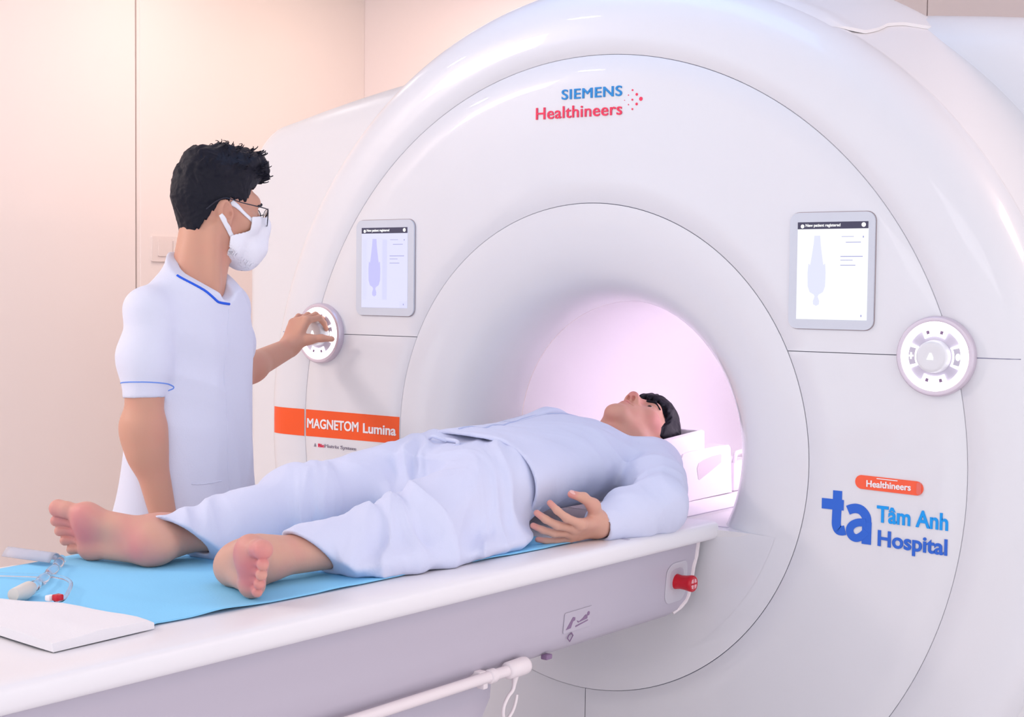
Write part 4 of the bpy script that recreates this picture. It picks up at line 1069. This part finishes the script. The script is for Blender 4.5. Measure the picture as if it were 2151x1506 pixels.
        add_tube(bm, pts, [0.0020 - 0.0014 * q / 8 for q in range(9)], 5)
    obj('hair_curls', bm, MT['hair'], hob, 60)['kind'] = 'stuff'

    # mask
    shell = U(0.02, head_sdf(False), rc((0, 0.106, -0.022), (0, 0.100, -0.075), 0.020, 0.026), ell((0, 0.07, -0.085), (0.045, 0.035, 0.035)))
    def mask(P):
        d = np.abs(shell(P) - 0.0065) - 0.0015
        y, z, x = P[:, 1], P[:, 2], np.abs(P[:, 0])
        back = np.where(z > -0.042, 0.048, 0.004) ; t_ = np.clip((z + 0.060) / 0.022, 0, 1); back = 0.004 + (0.056 - 0.004) * t_ * t_ * (3 - 2 * t_)
        d = smax(d, back - y, 0.002)
        top = -0.002 - 0.16 * np.clip(0.09 - y, 0, 1) + 0.004 * np.clip(1 - x / 0.02, 0, 1)
        d = smax(d, z - top, 0.002)
        d = smax(d, -0.136 - z, 0.002)
        pl = 0.0014 * np.exp(-((z + 0.048 + 0.15 * (0.1 - y)) / 0.003) ** 2)
        return d - pl * 0
    fold = lambda P: mask(P)
    mk = mesh_obj('face_mask', [sdf_mesh(HF.loc(fold), o - (0.17, 0.17, 0.17), o + (0.17, 0.17, 0.05), 0.0021)], MT['mask'], body)
    sk = U(0.01, head_sdf(False), rc((0, -0.028, -0.045), (0, -0.05, -0.19), 0.058, 0.062))
    off = lambda P: sk(P) - 0.0022
    for nm, a_, b_, w in (('ear_loop', (0.080, 0.064, -0.018), (0.086, 0.008, 0.026), 0.0048), ('ear_loop', (0.078, 0.012, -0.060), (0.084, -0.026, -0.010), 0.0060)):
        a_ = np.array(a_); b_ = np.array(b_); side = nrm(np.cross(b_ - a_, (1, 0, 0)))
        bm = bmesh.new(); rows = []
        for k in range(9):
            c = a_ + (b_ - a_) * k / 8
            rr = onto(off, [c + side * w * s_ for s_ in (-1, -0.3, 0.3, 1)], 8)
            rows.append([bm.verts.new(HF(*p)) for p in rr])
        for k in range(8):
            for j in range(3): bm.faces.new((rows[k][j], rows[k][j + 1], rows[k + 1][j + 1], rows[k + 1][j]))
        lo_ = obj(nm, bm, MT['mask'], mk, 60)
        md = lo_.modifiers.new('thickness', 'SOLIDIFY'); md.thickness = 0.0012; md.offset = 1
    # glasses
    bm = bmesh.new()
    for s in (1, -1):
        cx, cy, cz = s * 0.034, 0.1155, -0.002
        ringp = [(cx + 0.0255 * math.cos(t), cy - s * 0.0 - 0.010 * abs(math.cos(t) * s > 0) * max(0, math.cos(t) * s), cz + 0.021 * math.sin(t)) for t in np.linspace(0, 2 * PI, 33)]
        add_tube(bm, [HF(*p) for p in ringp], 0.0012, 6, False)
        add_tube(bm, [HF(*p) for p in spline([(s * 0.0595, 0.1055, 0.010), (s * 0.074, 0.092, 0.016), (s * 0.0835, 0.03, 0.023), (s * 0.085, -0.012, 0.030), (s * 0.083, -0.035, 0.022), (s * 0.080, -0.060, 0.000)], 5)], 0.0013, 6)
    add_tube(bm, [HF(*p) for p in ((-0.009, 0.1165, 0.004), (0, 0.119, 0.006), (0.009, 0.1165, 0.004))], 0.0011, 6)
    gl = obj('glasses', bm, MT['frame'], body, 60)
    for s in (1, -1):
        bm = bmesh.new(); cx, cy, cz = s * 0.034, 0.1155, -0.002
        A = []; B = []
        for t in np.linspace(0, 2 * PI, 33)[:-1]:
            p = (cx + 0.0250 * math.cos(t), cy - 0.010 * max(0, math.cos(t) * s), cz + 0.0205 * math.sin(t))
            A.append(bm.verts.new(HF(*p))); B.append(bm.verts.new(HF(p[0], p[1] - 0.0012, p[2])))
        bm.faces.new(A); bm.faces.new(B[::-1])
        for k in range(32): bm.faces.new((A[k], A[(k + 1) % 32], B[(k + 1) % 32], B[k]))
        obj('lens', bm, MT['lens'], gl, None)
    for s in (1, -1):
        bm = bmesh.new(); bmesh.ops.create_uvsphere(bm, u_segments=20, v_segments=14, radius=0.0122)
        for v in bm.verts: v.co = Vector(HF(s * 0.032 + v.co.x, 0.0765 + v.co.y, 0.005 + v.co.z))
        ey = obj('eye', bm, MT['eye'], body, 80)
        bm = bmesh.new(); bmesh.ops.create_uvsphere(bm, u_segments=16, v_segments=10, radius=0.0056)
        for v in bm.verts: v.co = Vector(HF(s * 0.032 + v.co.x, 0.0845 + v.co.y * 0.9, 0.0045 + v.co.z))
        obj('iris', bm, MT['iris'], ey, 80)
        eb = U(0.004, rc((s * 0.014, 0.097, 0.022), (s * 0.034, 0.096, 0.027), 0.003, 0.0034), rc((s * 0.034, 0.096, 0.027), (s * 0.052, 0.082, 0.022), 0.0034, 0.002))
        mesh_obj('eyebrow', [sdf_mesh(HF.loc(eb), HF(s * 0.033, 0.09, 0.024) - 0.035, HF(s * 0.033, 0.09, 0.024) + 0.035, 0.0016)], MT['hair'], body)
    return body
technician = build_technician()
# ------------------------------------------------------------------ lying patient
def build_patient():
    TB = lambda y: tz(y) - 0.004                       # surface the patient lies on
    Xv, Yv, Zv = np.eye(3)
    RY = np.array([[1, 0, 0], [0, 0, 1], [0, 1, 0]], F32)
    HF = Fr((0.0, 0.238, 0.004), nrm((-1, 0.0, 0.06)), nrm((0.05, -0.06, 1)), (0, 1, 0))
    # make the head frame orthonormal: up = crown direction
    fy = nrm((0.06, -0.03, 1.0)); fz = nrm(np.array((0, 1.0, 0)) - fy * fy[1]); fx = np.cross(fy, fz)
    HF = Fr((0.0, 0.236, 0.003), fx, fy, fz, 0.97)
    shL = np.array((0.178, 0.010, -0.040)); elL = np.array((0.318, -0.185, -0.088)); wrL = np.array((0.290, -0.374, -0.110))
    shR = np.array((-0.178, 0.010, -0.040)); elR = np.array((-0.285, -0.20, -0.088)); wrR = np.array((-0.255, -0.43, -0.10))
    hipL = np.array((0.092, -0.47, -0.040)); knL = np.array((0.155, -0.80, -0.074)); hipR = np.array((-0.092, -0.47, -0.040)); knR = np.array((-0.125, -0.83, -0.058))
    parts = []
    hd = HF.loc(head_sdf(True))
    neck = U(0.03, rc(HF(0, -0.028, -0.045), (0, 0.07, -0.055), 0.055, 0.058), rc(HF(0, 0.01, -0.075), (0, 0.06, -0.01), 0.042, 0.042), rc((0, 0.07, -0.055), (0.11, 0.03, -0.055), 0.05, 0.045), rc((0, 0.07, -0.055), (-0.11, 0.03, -0.055), 0.05, 0.045))
    head = U(0.022, hd, neck, rc(HF(0.055, -0.03, -0.05), (0.015, 0.075, 0.018), 0.012, 0.010), rc(HF(-0.055, -0.03, -0.05), (0.015, 0.075, 0.018), 0.012, 0.010))
    head = SUB(head, half((0, -0.01, 0), (0, 1, 0)), 0.002)
    o = HF.o
    parts.append(sdf_mesh(head, (-0.19, -0.03, -0.13), (0.19, 0.39, 0.17), 0.0022))
    # hands
    d_ = nrm((-0.10, -0.99, -0.02)); n_ = nrm((-0.66, 0.10, 0.74))
    t_ = -np.cross(d_, nrm(n_ - d_ * (n_ @ d_)))
    hL, tipsL, thL = hand_sdf(wrL, d_, n_, t_, [(22, 26, 16), (16, 22, 14), (12, 18, 12), (8, 12, 10)], 1.35, thumb=[(0.020, 0.020, 0.008), (0.046, 0.047, 0.022), (0.074, 0.058, 0.038), (0.100, 0.056, 0.052)], scale=1.0)
    hL = SUB(hL, half((0, wrL[1] - 0.1, TB(-0.46) + 0.0035), (0, 0, 1)), 0.004)
    armL = U(0.02, U(0.02, rc(elL, wrL, 0.040, 0.0265)), hL)
    parts.append(sdf_mesh(armL, (0.12, -0.60, -0.17), (0.40, -0.14, 0.02), 0.0023))
    d2 = nrm((0.25, -0.95, -0.05)); n2 = nrm((0.80, 0.2, -0.55)); t2 = np.cross(d2, nrm(n2 - d2 * (n2 @ d2)))
    hR, _, _ = hand_sdf(wrR + (0, 0, 0.012), d2, n2, t2, [(20, 30, 18), (24, 32, 20), (26, 34, 20), (28, 34, 20)], 0.8)
    parts.append(sdf_mesh(U(0.02, rc(elR, wrR + (0, 0, 0.012), 0.040, 0.0265), hR), (-0.40, -0.66, -0.17), (-0.10, -0.16, 0.02), 0.0034))
    # feet with the shins
    fF, PF = foot_sdf((-0.113, -1.198, TB(-1.18) + 0.0285), (-0.245, -0.078, 0.048), (0.42, -0.88, -0.16), (0, 0, 1), np.array((-0.132, -1.03, -0.080)), 0.252)
    fN, PN = foot_sdf((0.036, -1.216, TB(-1.2) + 0.0285), (0.215, -0.092, 0.040), (-0.42, -0.89, -0.10), (0, 0, 1), np.array((0.135, -0.97, -0.088)), 0.246)
    shinF = U(0.02, fF, rc((-0.132, -1.03, -0.080), knR, 0.038, 0.045)); shinN = U(0.02, fN, rc((0.135, -0.97, -0.088), knL, 0.037, 0.042))
    parts.append(sdf_mesh(SUB(shinF, half((0, -0.88, 0), (0, -1, 0)), 0.002), (-0.42, -1.36, -0.20), (0.0, -0.86, 0.06), 0.0026))
    parts.append(sdf_mesh(SUB(shinN, half((0, -0.84, 0), (0, -1, 0)), 0.002), (-0.02, -1.40, -0.20), (0.36, -0.82, 0.06), 0.0026))
    core = U(0.04, loft((0, 0, -0.040), RY, [-0.50, -0.40, -0.25, -0.1, 0.0, 0.06], [0.155, 0.155, 0.14, 0.155, 0.15, 0.06], [0.078, 0.085, 0.08, 0.088, 0.075, 0.05]), rc(hipL, knL, 0.065, 0.045), rc(hipR, knR, 0.065, 0.045), rc(shL, elL, 0.045, 0.040), rc(shR, elR, 0.045, 0.040))
    parts.append(sdf_mesh(core, (-0.40, -0.95, -0.18), (0.42, 0.14, 0.09), 0.010))
    spots = [(PF(0.165, 0.018, 0.0), 0.060, 0.75), (PF(0.15, -0.02, 0.0), 0.06, 0.4), (PF(0.225, 0.02, 0.01), 0.035, 0.7), (PF(0.20, -0.01, 0.01), 0.04, 0.5), (PF(0.07, 0.010, 0.0), 0.055, 0.45), (PF(0.03, -0.005, 0.0), 0.05, 0.4),
             (PN(0.165, 0.015, 0.0), 0.065, 0.65), (PN(0.225, 0.02, 0.01), 0.04, 0.9), (PN(0.19, -0.02, 0.01), 0.05, 0.7),
             (HF(-0.05, 0.05, -0.02), 0.05, 0.5), (HF(0, 0.118, -0.03), 0.022, 0.6), (HF(0, 0.095, -0.064), 0.02, 0.9), (thL[-1], 0.02, 0.6)] + [(q[0][-1], 0.02, 0.5) for q in tipsL]
    skin = skin_mat('patient skin', (0.66, 0.365, 0.275), (0.66, 0.235, 0.235), spots)
    body = mesh_obj('person', parts, skin)
    tag(body, 'barefoot patient in pale blue white pyjamas lying face up on the table', 'person')

    # ---- shirt
    trunk = loft((0, 0, 0), RY, [-0.56, -0.47, -0.40, -0.28, -0.15, -0.05, 0.02, 0.06, 0.10], [0.222, 0.216, 0.202, 0.186, 0.186, 0.190, 0.170, 0.120, 0.072], [0.108, 0.107, 0.104, 0.102, 0.108, 0.104, 0.092, 0.080, 0.062], None, [-0.032, -0.030, -0.026, -0.022, -0.018, -0.024, -0.032, -0.036, -0.040])
    sl1 = U(0.045, rc(shL + (0, 0.01, 0.0), (shL + elL) / 2, 0.072, 0.066), rc((shL + elL) / 2, elL, 0.066, 0.058), rc(elL, (elL + wrL) / 2, 0.060, 0.050), rc((elL + wrL) / 2, wrL + (0.0, 0.01, 0.0), 0.050, 0.041))
    sl2 = U(0.045, rc(shR + (0, 0.01, 0.0), (shR + elR) / 2, 0.072, 0.066), rc((shR + elR) / 2, elR, 0.066, 0.058), rc(elR, wrR + (0, 0.01, 0), 0.056, 0.041))
    aL = nrm(wrL - elL); aR = nrm(wrR - elR)
    cL = wrL + aL * 0.008; cR = wrR
    sl1 = SUB(SUB(sl1, half(cL, -aL + 0.12 * Zv), 0.004), rc(wrL - aL * 0.05, wrL + aL * 0.04, 0.0275, 0.033), 0.003)
    sl2 = SUB(SUB(sl2, half(cR, -aR), 0.004), rc(wrR - aR * 0.05, wrR + aR * 0.04, 0.0275, 0.033), 0.003)
    traps = U(0.03, rc((0.05, 0.095, -0.045), (0.165, 0.035, -0.035), 0.052, 0.064), rc((-0.05, 0.095, -0.045), (-0.165, 0.035, -0.035), 0.052, 0.064))
    base = U(0.030, U(0.04, trunk, traps), sl1, sl2)
    wA = wrinkle([Yv + 0.4 * Xv, Yv - 0.3 * Xv + 0.3 * Zv], 62, 21, 4, 0.7); wB = wrinkle([Yv * 0.9 + 0.5 * Xv, nrm(elL - shL)], 72, 31, 4, 0.8); wC = wrinkle([Xv + 0.3 * Zv, Xv - 0.2 * Yv], 46, 27, 4, 0.6)
    gE = gauss((0.30, -0.20, -0.08), 0.10); gS = gauss((0.17, -0.06, 0.0), 0.08); gW = gauss((0.1, -0.40, 0.0), 0.16); gC = gauss((0.03, -0.12, 0.08), 0.15)
    def shirt(P):
        d = base(P)
        d = d - 0.0085 * wB(P) * (gE(P) + 0.8 * gS(P)) - 0.0058 * wA(P) * (0.30 + 0.5 * gW(P)) - 0.004 * wC(P) * gC(P)
        zb = tz(P[:, 1]) - 0.0035
        return smax(d, zb - P[:, 2], 0.006)
    def hem(P):
        return P[:, 1] + 0.482 + 0.012 * np.sin(P[:, 0] * 26 + 1.0) + 0.10 * np.clip(P[:, 0] - 0.1, 0, 1) - 0.10 * np.clip(0.02 - P[:, 2], 0, 1) * 0.35
    sh = SUB(shirt, hem, 0.003)
    # hollow the skirt of the shirt so that it ends in a hem over the trousers
    sh = SUB(sh, lambda P: np.maximum(trunk(P) + 0.0105, P[:, 1] + 0.42), 0.003)
    ncut = nrm((0, 0.62, 0.80)); sh = SUB(sh, half((0, 0.040, 0.070), -ncut), 0.004)
    sh = SUB(sh, rc(HF(0, -0.02, -0.05), (0, 0.05, -0.02), 0.064, 0.066), 0.006)
    top = mesh_obj('pyjama_shirt', [sdf_mesh(sh, (-0.42, -0.58, -0.17), (0.44, 0.20, 0.14), 0.0042)], MT['cloth_p'], body)
    pl = onto(shirt, [(-0.005 + 0.012 * math.sin(k * 0.25), 0.02 - 0.49 * k / 40, 0.09) for k in range(41)])
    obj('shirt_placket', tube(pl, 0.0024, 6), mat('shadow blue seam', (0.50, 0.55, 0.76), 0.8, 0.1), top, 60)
    # loose overlapping front edge, lifted a little off the chest on the far side
    bm = bmesh.new(); rows = []
    for k in range(25):
        y = 0.00 - 0.27 * k / 24; lift = 0.016 * math.sin(PI * min(1, k / 18)) ** 2 + 0.001
        e = onto(shirt, [(-0.006, y, 0.09), (-0.03, y, 0.09), (-0.065, y, 0.09)])
        rows.append([bm.verts.new(e[0] + (0, 0, 0.001)), bm.verts.new(e[0] + (-0.012, 0, lift * 0.8)), bm.verts.new(e[1] + (-0.008, 0, lift)), bm.verts.new(e[2] + (0, 0, 0.001))])
    for k in range(24):
        for j in range(3): bm.faces.new((rows[k][j], rows[k][j + 1], rows[k + 1][j + 1], rows[k + 1][j]))
    fe = obj('shirt_flap', bm, MT['cloth_p'], top, 80); md = fe.modifiers.new('thickness', 'SOLIDIFY'); md.thickness = 0.0015
    # arm-hole seam on the near shoulder
    ax = nrm(elL - shL); e1 = nrm(np.cross(ax, Zv)); e2 = np.cross(ax, e1); c0 = shL - ax * 0.012 + (0, 0, 0.0)
    ring = onto(shirt, [c0 + 0.085 * (math.cos(a) * e1 + math.sin(a) * e2) for a in np.linspace(-0.6, 2.6, 30)], 10)
    obj('sleeve_seam', tube(ring, 0.0013, 6), MT['cloth_p'], top, 60)

    # ---- trousers
    def leg(hip, kn, hm, r):
        return U(0.05, rc(hip, kn, r[0], r[1]), rc(kn, hm + (hm - kn) * 0.3, r[1], r[2]))
    hmF = np.array((-0.148, -1.112, -0.090)); hmN = np.array((0.124, -1.062, -0.092))
    pel = loft((0, 0, 0), RY, [-0.62, -0.54, -0.45, -0.38], [0.17, 0.186, 0.180, 0.17], [0.080, 0.090, 0.090, 0.088], None, [-0.045, -0.036, -0.033, -0.030])
    lF = leg(hipR + (0, 0, 0.012), knR + (0, 0, -0.004), hmF, (0.094, 0.078, 0.052)); lN = leg(hipL + (0.005, 0, 0.002), knL, hmN, (0.096, 0.070, 0.048))
    spread = U(0.05, ell((0.205, -0.74, -0.122), (0.070, 0.23, 0.034)), ell((0.185, -0.93, -0.118), (0.055, 0.12, 0.030)), ell((-0.20, -0.75, -0.12), (0.07, 0.25, 0.03)), ell((-0.145, -1.03, -0.112), (0.066, 0.11, 0.034)), ell((0.0, -0.62, -0.06), (0.06, 0.10, 0.055)), ell((0.170, -0.60, -0.105), (0.05, 0.10, 0.04)))
    pbase = U(0.045, pel, lF, lN, spread)
    w1 = wrinkle([nrm((0.75, 0.7, 0.2)), nrm((0.5, 0.85, -0.3))], 78, 41, 4, 0.8); w2 = wrinkle([nrm((1.0, -0.25, 0.5)), nrm((0.9, 0.35, -0.4))], 64, 52, 4, 0.7); w3 = bumpy(34, 6)
    g1 = gauss((0.17, -0.86, -0.05), 0.12); g2 = gauss((0.02, -0.56, 0.03), 0.09); g3 = gauss((0.24, -0.75, -0.11), 0.12); g4 = gauss((-0.12, -0.95, -0.05), 0.12); g5 = gauss((0.14, -1.0, -0.09), 0.09)
    yf = [0.0]
    def pants(P):
        d = pbase(P)
        d = d - 0.0115 * w1(P) * (0.28 + 0.9 * g1(P) + 0.7 * g2(P) + 0.4 * g4(P)) - 0.011 * w2(P) * (0.15 + 0.9 * g3(P) + 0.8 * g5(P)) - 0.004 * w3(P)
        zb = tz(P[:, 1]) - 0.0035
        return smax(d, zb - P[:, 2], 0.008)
    aF = nrm(np.array((0.05, -1, -1.15))); aN = nrm(np.array((0.0, -1, -1.05)))
    isF = lambda P: P[:, 0] < 0.0
    cutp = lambda P: np.where(P[:, 0] < 0.0, (P - hmF.astype(F32)) @ aF.astype(F32), (P - hmN.astype(F32)) @ aN.astype(F32))
    pt = smax_f = lambda P: smax(pants(P), cutp(P), 0.004)
    holeF = rc(hmF - 0.25 * (hmF - knR), hmF + 0.3 * (hmF - knR), 0.038, 0.043); holeN = rc(hmN - 0.25 * (hmN - knL), hmN + 0.3 * (hmN - knL), 0.037, 0.040)
    pt = SUB(SUB(pt, holeF, 0.004), holeN, 0.004)
    pt = SUB(pt, half((0, -0.40, 0), (0, -1, 0)), 0.003)
    tr = mesh_obj('pyjama_trousers', [sdf_mesh(pt, (-0.34, -1.24, -0.17), (0.34, -0.38, 0.12), 0.0042)], MT['cloth_p'], body)
    # waist tie
    bm = bmesh.new(); q = onto(pants, [(-0.03, -0.505, 0.07), (-0.005, -0.520, 0.07), (0.02, -0.515, 0.07), (0.035, -0.535, 0.06)])
    lp = [q[0], q[1] + (0, 0, 0.007), q[2] + (0, 0, 0.004), q[3]]
    add_tube(bm, spline(lp, 6), 0.0045, 8); add_tube(bm, spline([q[1] + (0, 0, 0.004), q[1] + (-0.02, -0.02, 0.014), q[0] + (-0.01, -0.03, 0.004)], 6), 0.004, 8)
    obj('waist_tie', bm, MT['cloth_p'], tr, 80)

    # ---- hair
    ys = [-0.13, -0.10, -0.08, -0.05, -0.02, 0.0, 0.022, 0.036, 0.046, 0.058, 0.075, 0.09, 0.10, 0.15]
    zs_ = [-0.090, -0.085, -0.070, -0.030, 0.012, 0.012, -0.012, -0.006, 0.038, 0.050, 0.050, 0.046, 0.042, 0.040]
    vol = U(0.018, ell((0, -0.010, 0.048), (0.086, 0.112, 0.106)), ell((0, 0.035, 0.078), (0.072, 0.074, 0.056)), ell((0, 0.058, 0.058), (0.062, 0.052, 0.038)))
    sw_ = wrinkle([nrm((1, 0.15, 0.1)), nrm((0.9, -0.2, 0.35))], 300, 3, 5, 0.7)
    def hair(P):
        d = vol(P) - 0.0022 * sw_(P)
        y = P[:, 1]; hl = np.interp(y, ys, zs_).astype(F32) + 0.003 * np.sin(P[:, 0] * 330) + 0.002 * np.sin(P[:, 0] * 610 + y * 300)
        return smax(d, (hl - P[:, 2]) * 0.75, 0.004)
    mesh_obj('hair', [sdf_mesh(HF.loc(hair), o - (0.14, 0.15, 0.14), o + (0.14, 0.19, 0.17), 0.0024)], MT['hair'], body)
    for s in (1, -1):
        bm = bmesh.new(); bmesh.ops.create_uvsphere(bm, u_segments=20, v_segments=14, radius=0.0120)
        for v in bm.verts: v.co = Vector(HF(s * 0.032 + v.co.x, 0.0772 + v.co.y, 0.005 + v.co.z))
        ey = obj('eye', bm, MT['eye'], body, 80)
        bm = bmesh.new(); bmesh.ops.create_uvsphere(bm, u_segments=16, v_segments=10, radius=0.0068)
        for v in bm.verts: v.co = Vector(HF(s * 0.032 + v.co.x, 0.0848 + v.co.y * 0.9, 0.0045 + v.co.z))
        obj('iris', bm, MT['iris'], ey, 80)
        eb = U(0.004, rc((s * 0.014, 0.097, 0.022), (s * 0.034, 0.096, 0.028), 0.0032, 0.0036), rc((s * 0.034, 0.096, 0.028), (s * 0.054, 0.080, 0.022), 0.0036, 0.002))
        c = HF(s * 0.033, 0.09, 0.024)
        mesh_obj('eyebrow', [sdf_mesh(HF.loc(eb), c - 0.036, c + 0.036, 0.0016)], MT['hair'], body)
    # thumb nail
    tp = thL; ax = nrm(tp[-1] - tp[-2]); out = nrm(np.array((0.55, -0.2, 0.8)) - ax * (np.array((0.55, -0.2, 0.8)) @ ax)); sd = np.cross(ax, out)
    nail = ell(tp[-1] + out * 0.0055 - ax * 0.001, (0.0062, 0.0085, 0.0024), np.stack([sd, ax, out]).astype(F32))
    mesh_obj('thumb_nail', [sdf_mesh(nail, tp[-1] - 0.02, tp[-1] + 0.02, 0.0012)], mat('nail', (0.78, 0.46, 0.42), 0.3, 0.5), body)
    return body
patient = build_patient()
# ------------------------------------------------------------------ things lying on the table
def drape():
    bm = bmesh.new(); nx, ny = 44, 110; rows = []
    y0, y1 = -1.62, -0.43
    for j in range(ny + 1):
        y = y0 + (y1 - y0) * j / ny; row = []
        xn = 0.216 + 0.05 * (y + 1.48) / 0.95 + 0.004 * math.sin(y * 9) if y > -1.48 else 0.216 + 0.002 * math.sin(y * 20)
        xf = -0.335 + 0.02 * math.sin(y * 5) + (0.03 if y < -1.2 else 0.0) * min(1, (-1.2 - y) * 5 if y < -1.2 else 0)
        for i in range(nx + 1):
            u = i / nx; x = xf + (xn - xf) * u
            b = -0.006 if abs(x) < 0.2 else -0.006 + 0.005 * (abs(x) - 0.2) / 0.1
            fold = 0.0022 * math.exp(-((y + 1.30 + 0.35 * x) / 0.05) ** 2) + 0.002 * math.exp(-((y + 1.42 - 0.3 * x) / 0.035) ** 2) + 0.0012 * math.sin(30 * y + 14 * x)
            row.append(bm.verts.new((x, y, tz(y) + b + 0.0022 + max(0, fold))))
        rows.append(row)
    for j in range(ny):
        for i in range(nx): bm.faces.new((rows[j][i], rows[j][i + 1], rows[j + 1][i + 1], rows[j + 1][i]))
    o = obj('disposable_drape', bm, MT['sheet'], None, 80)
    md = o.modifiers.new('thickness', 'SOLIDIFY'); md.thickness = 0.0012; md.offset = -1
    return tag(o, 'light blue disposable drape spread on the table under the patient', 'drape')
drape()
# folded white cotton pad at the foot of the table, lying over the drape
def pad():
    c = [(-0.30, -1.640), (-0.07, -1.556), (0.06, -1.500), (0.236, -1.502), (0.246, -1.690), (0.13, -1.680), (-0.10, -1.658), (-0.30, -1.660)]
    top = spline(c[:4], 6); bot = spline(c[4:][::-1], 6); n = len(top)
    bm = bmesh.new(); rows = []; nv = 12
    for i in range(n):
        a = np.array(top[i]); b = np.array(bot[i]); row = []
        for j in range(nv + 1):
            t = j / nv; p = a + (b - a) * t; hgt = 0.013 * min(1, (t + 0.06) * 7) ** 0.5
            hgt += 0.0012 * math.sin(p[0] * 40 + p[1] * 25) + 0.003 * math.exp(-((t - 0.55) / 0.12) ** 2) * (0.5 + 0.5 * math.sin(i * 0.5))
            row.append(bm.verts.new((p[0], p[1] + 0.003 * math.sin(i * 0.9) * (1 - t), tz(p[1]) - 0.002 + hgt)))
        rows.append(row)
    for i in range(n - 1):
        for j in range(nv): bm.faces.new((rows[i][j], rows[i][j + 1], rows[i + 1][j + 1], rows[i + 1][j]))
    # thick folded front edge and the underside
    edge = [r[-1] for r in rows]; low = [bm.verts.new((v.co.x, v.co.y + 0.001, tz(v.co.y) - 0.0025)) for v in edge]
    for i in range(n - 1): bm.faces.new((edge[i], edge[i + 1], low[i + 1], low[i]))
    e2 = rows[-1]; l2 = [bm.verts.new((v.co.x + 0.001, v.co.y, tz(v.co.y) - 0.0025)) for v in e2]
    for j in range(nv): bm.faces.new((e2[j], e2[j + 1], l2[j + 1], l2[j]))
    o = obj('folded_pad', bm, MT['pad'], None, 60)
    return tag(o, 'folded white cotton pad at the foot end of the table', 'pad')
pad()
# clear infusion tubing: a thin looped line with a red clamp, and a wider tube with a white connector
iv = thing('infusion_tube', 'clear looped infusion tube with a red clamp lying on the blue drape', 'tube', (-0.1, -1.45, tz(-1.45)))
s_ = lambda x, y, h=0.0: (x, y, tz(y) + h)
pts = spline([s_(-0.42, -1.50, 0.006), s_(-0.30, -1.452, 0.006), s_(-0.215, -1.400, 0.006), s_(-0.150, -1.388, 0.010), s_(-0.085, -1.412, 0.012), s_(-0.03, -1.458, 0.010), s_(0.012, -1.500, 0.010), s_(0.020, -1.520, 0.014)], 8)
obj('tube_line', tube(pts, 0.0034, 10), MT['clear'], iv, 80)
cl = obj('clamp', box(s_(0.014, -1.522, 0.012), s_(0.027, -1.508, 0.022), 0.002), MT['red'], iv); cl['label'] = 'red clamp'
obj('clamp_cap', box(s_(0.003, -1.527, 0.011), s_(0.0145, -1.514, 0.020), 0.002), MT['pad'], iv)
av = thing('airway_tube', 'wide clear plastic tube with an off-white connector lying across the blue drape', 'tube', (-0.2, -1.36, tz(-1.36)))
pts = spline([s_(-0.275, -1.290, 0.012), s_(-0.235, -1.330, 0.009), s_(-0.18, -1.390, 0.008), s_(-0.125, -1.450, 0.009), s_(-0.098, -1.480, 0.011)], 8)
n = len(pts); obj('tube_line', tube(pts, [0.0085 - 0.001 * math.sin(k * 0.9) for k in range(n)], 14), MT['clear'], av, 80)
pts = [s_(-0.102, -1.476, 0.011), s_(-0.092, -1.488, 0.012), s_(-0.072, -1.512, 0.013), s_(-0.06, -1.540, 0.014)]
obj('connector', tube(pts, [0.009, 0.0125, 0.0135, 0.010], 16), mat('off white connector', (0.72, 0.69, 0.64), 0.45, 0.4), av, 60)
# flat clear bag end folded over the far edge
bm = bmesh.new(); rows = []
for k in range(9):
    t = k / 8; row = []
    for j in range(7):
        u = j / 6; x = -0.372 + 0.10 * t; y = -1.318 + 0.030 * t - 0.030 * u
        row.append(bm.verts.new(s_(x, y, 0.014 + 0.016 * math.sin(PI * u) - 0.004 * t)))
    rows.append(row)
for k in range(8):
    for j in range(6): bm.faces.new((rows[k][j], rows[k][j + 1], rows[k + 1][j + 1], rows[k + 1][j]))
fl = obj('tube_sleeve', bm, mat('frosted clear plastic', (0.80, 0.80, 0.88), 0.2, 0.5, trans=0.55, ior=1.1), av, 80)
md = fl.modifiers.new('thickness', 'SOLIDIFY'); md.thickness = 0.0015
# ------------------------------------------------------------------ stand everything on the floor (z = 0)
bpy.context.view_layer.update()
for o in list(COL.objects):
    if o.parent is None and o.type in ('MESH', 'EMPTY'):
        o.location.z += Z0
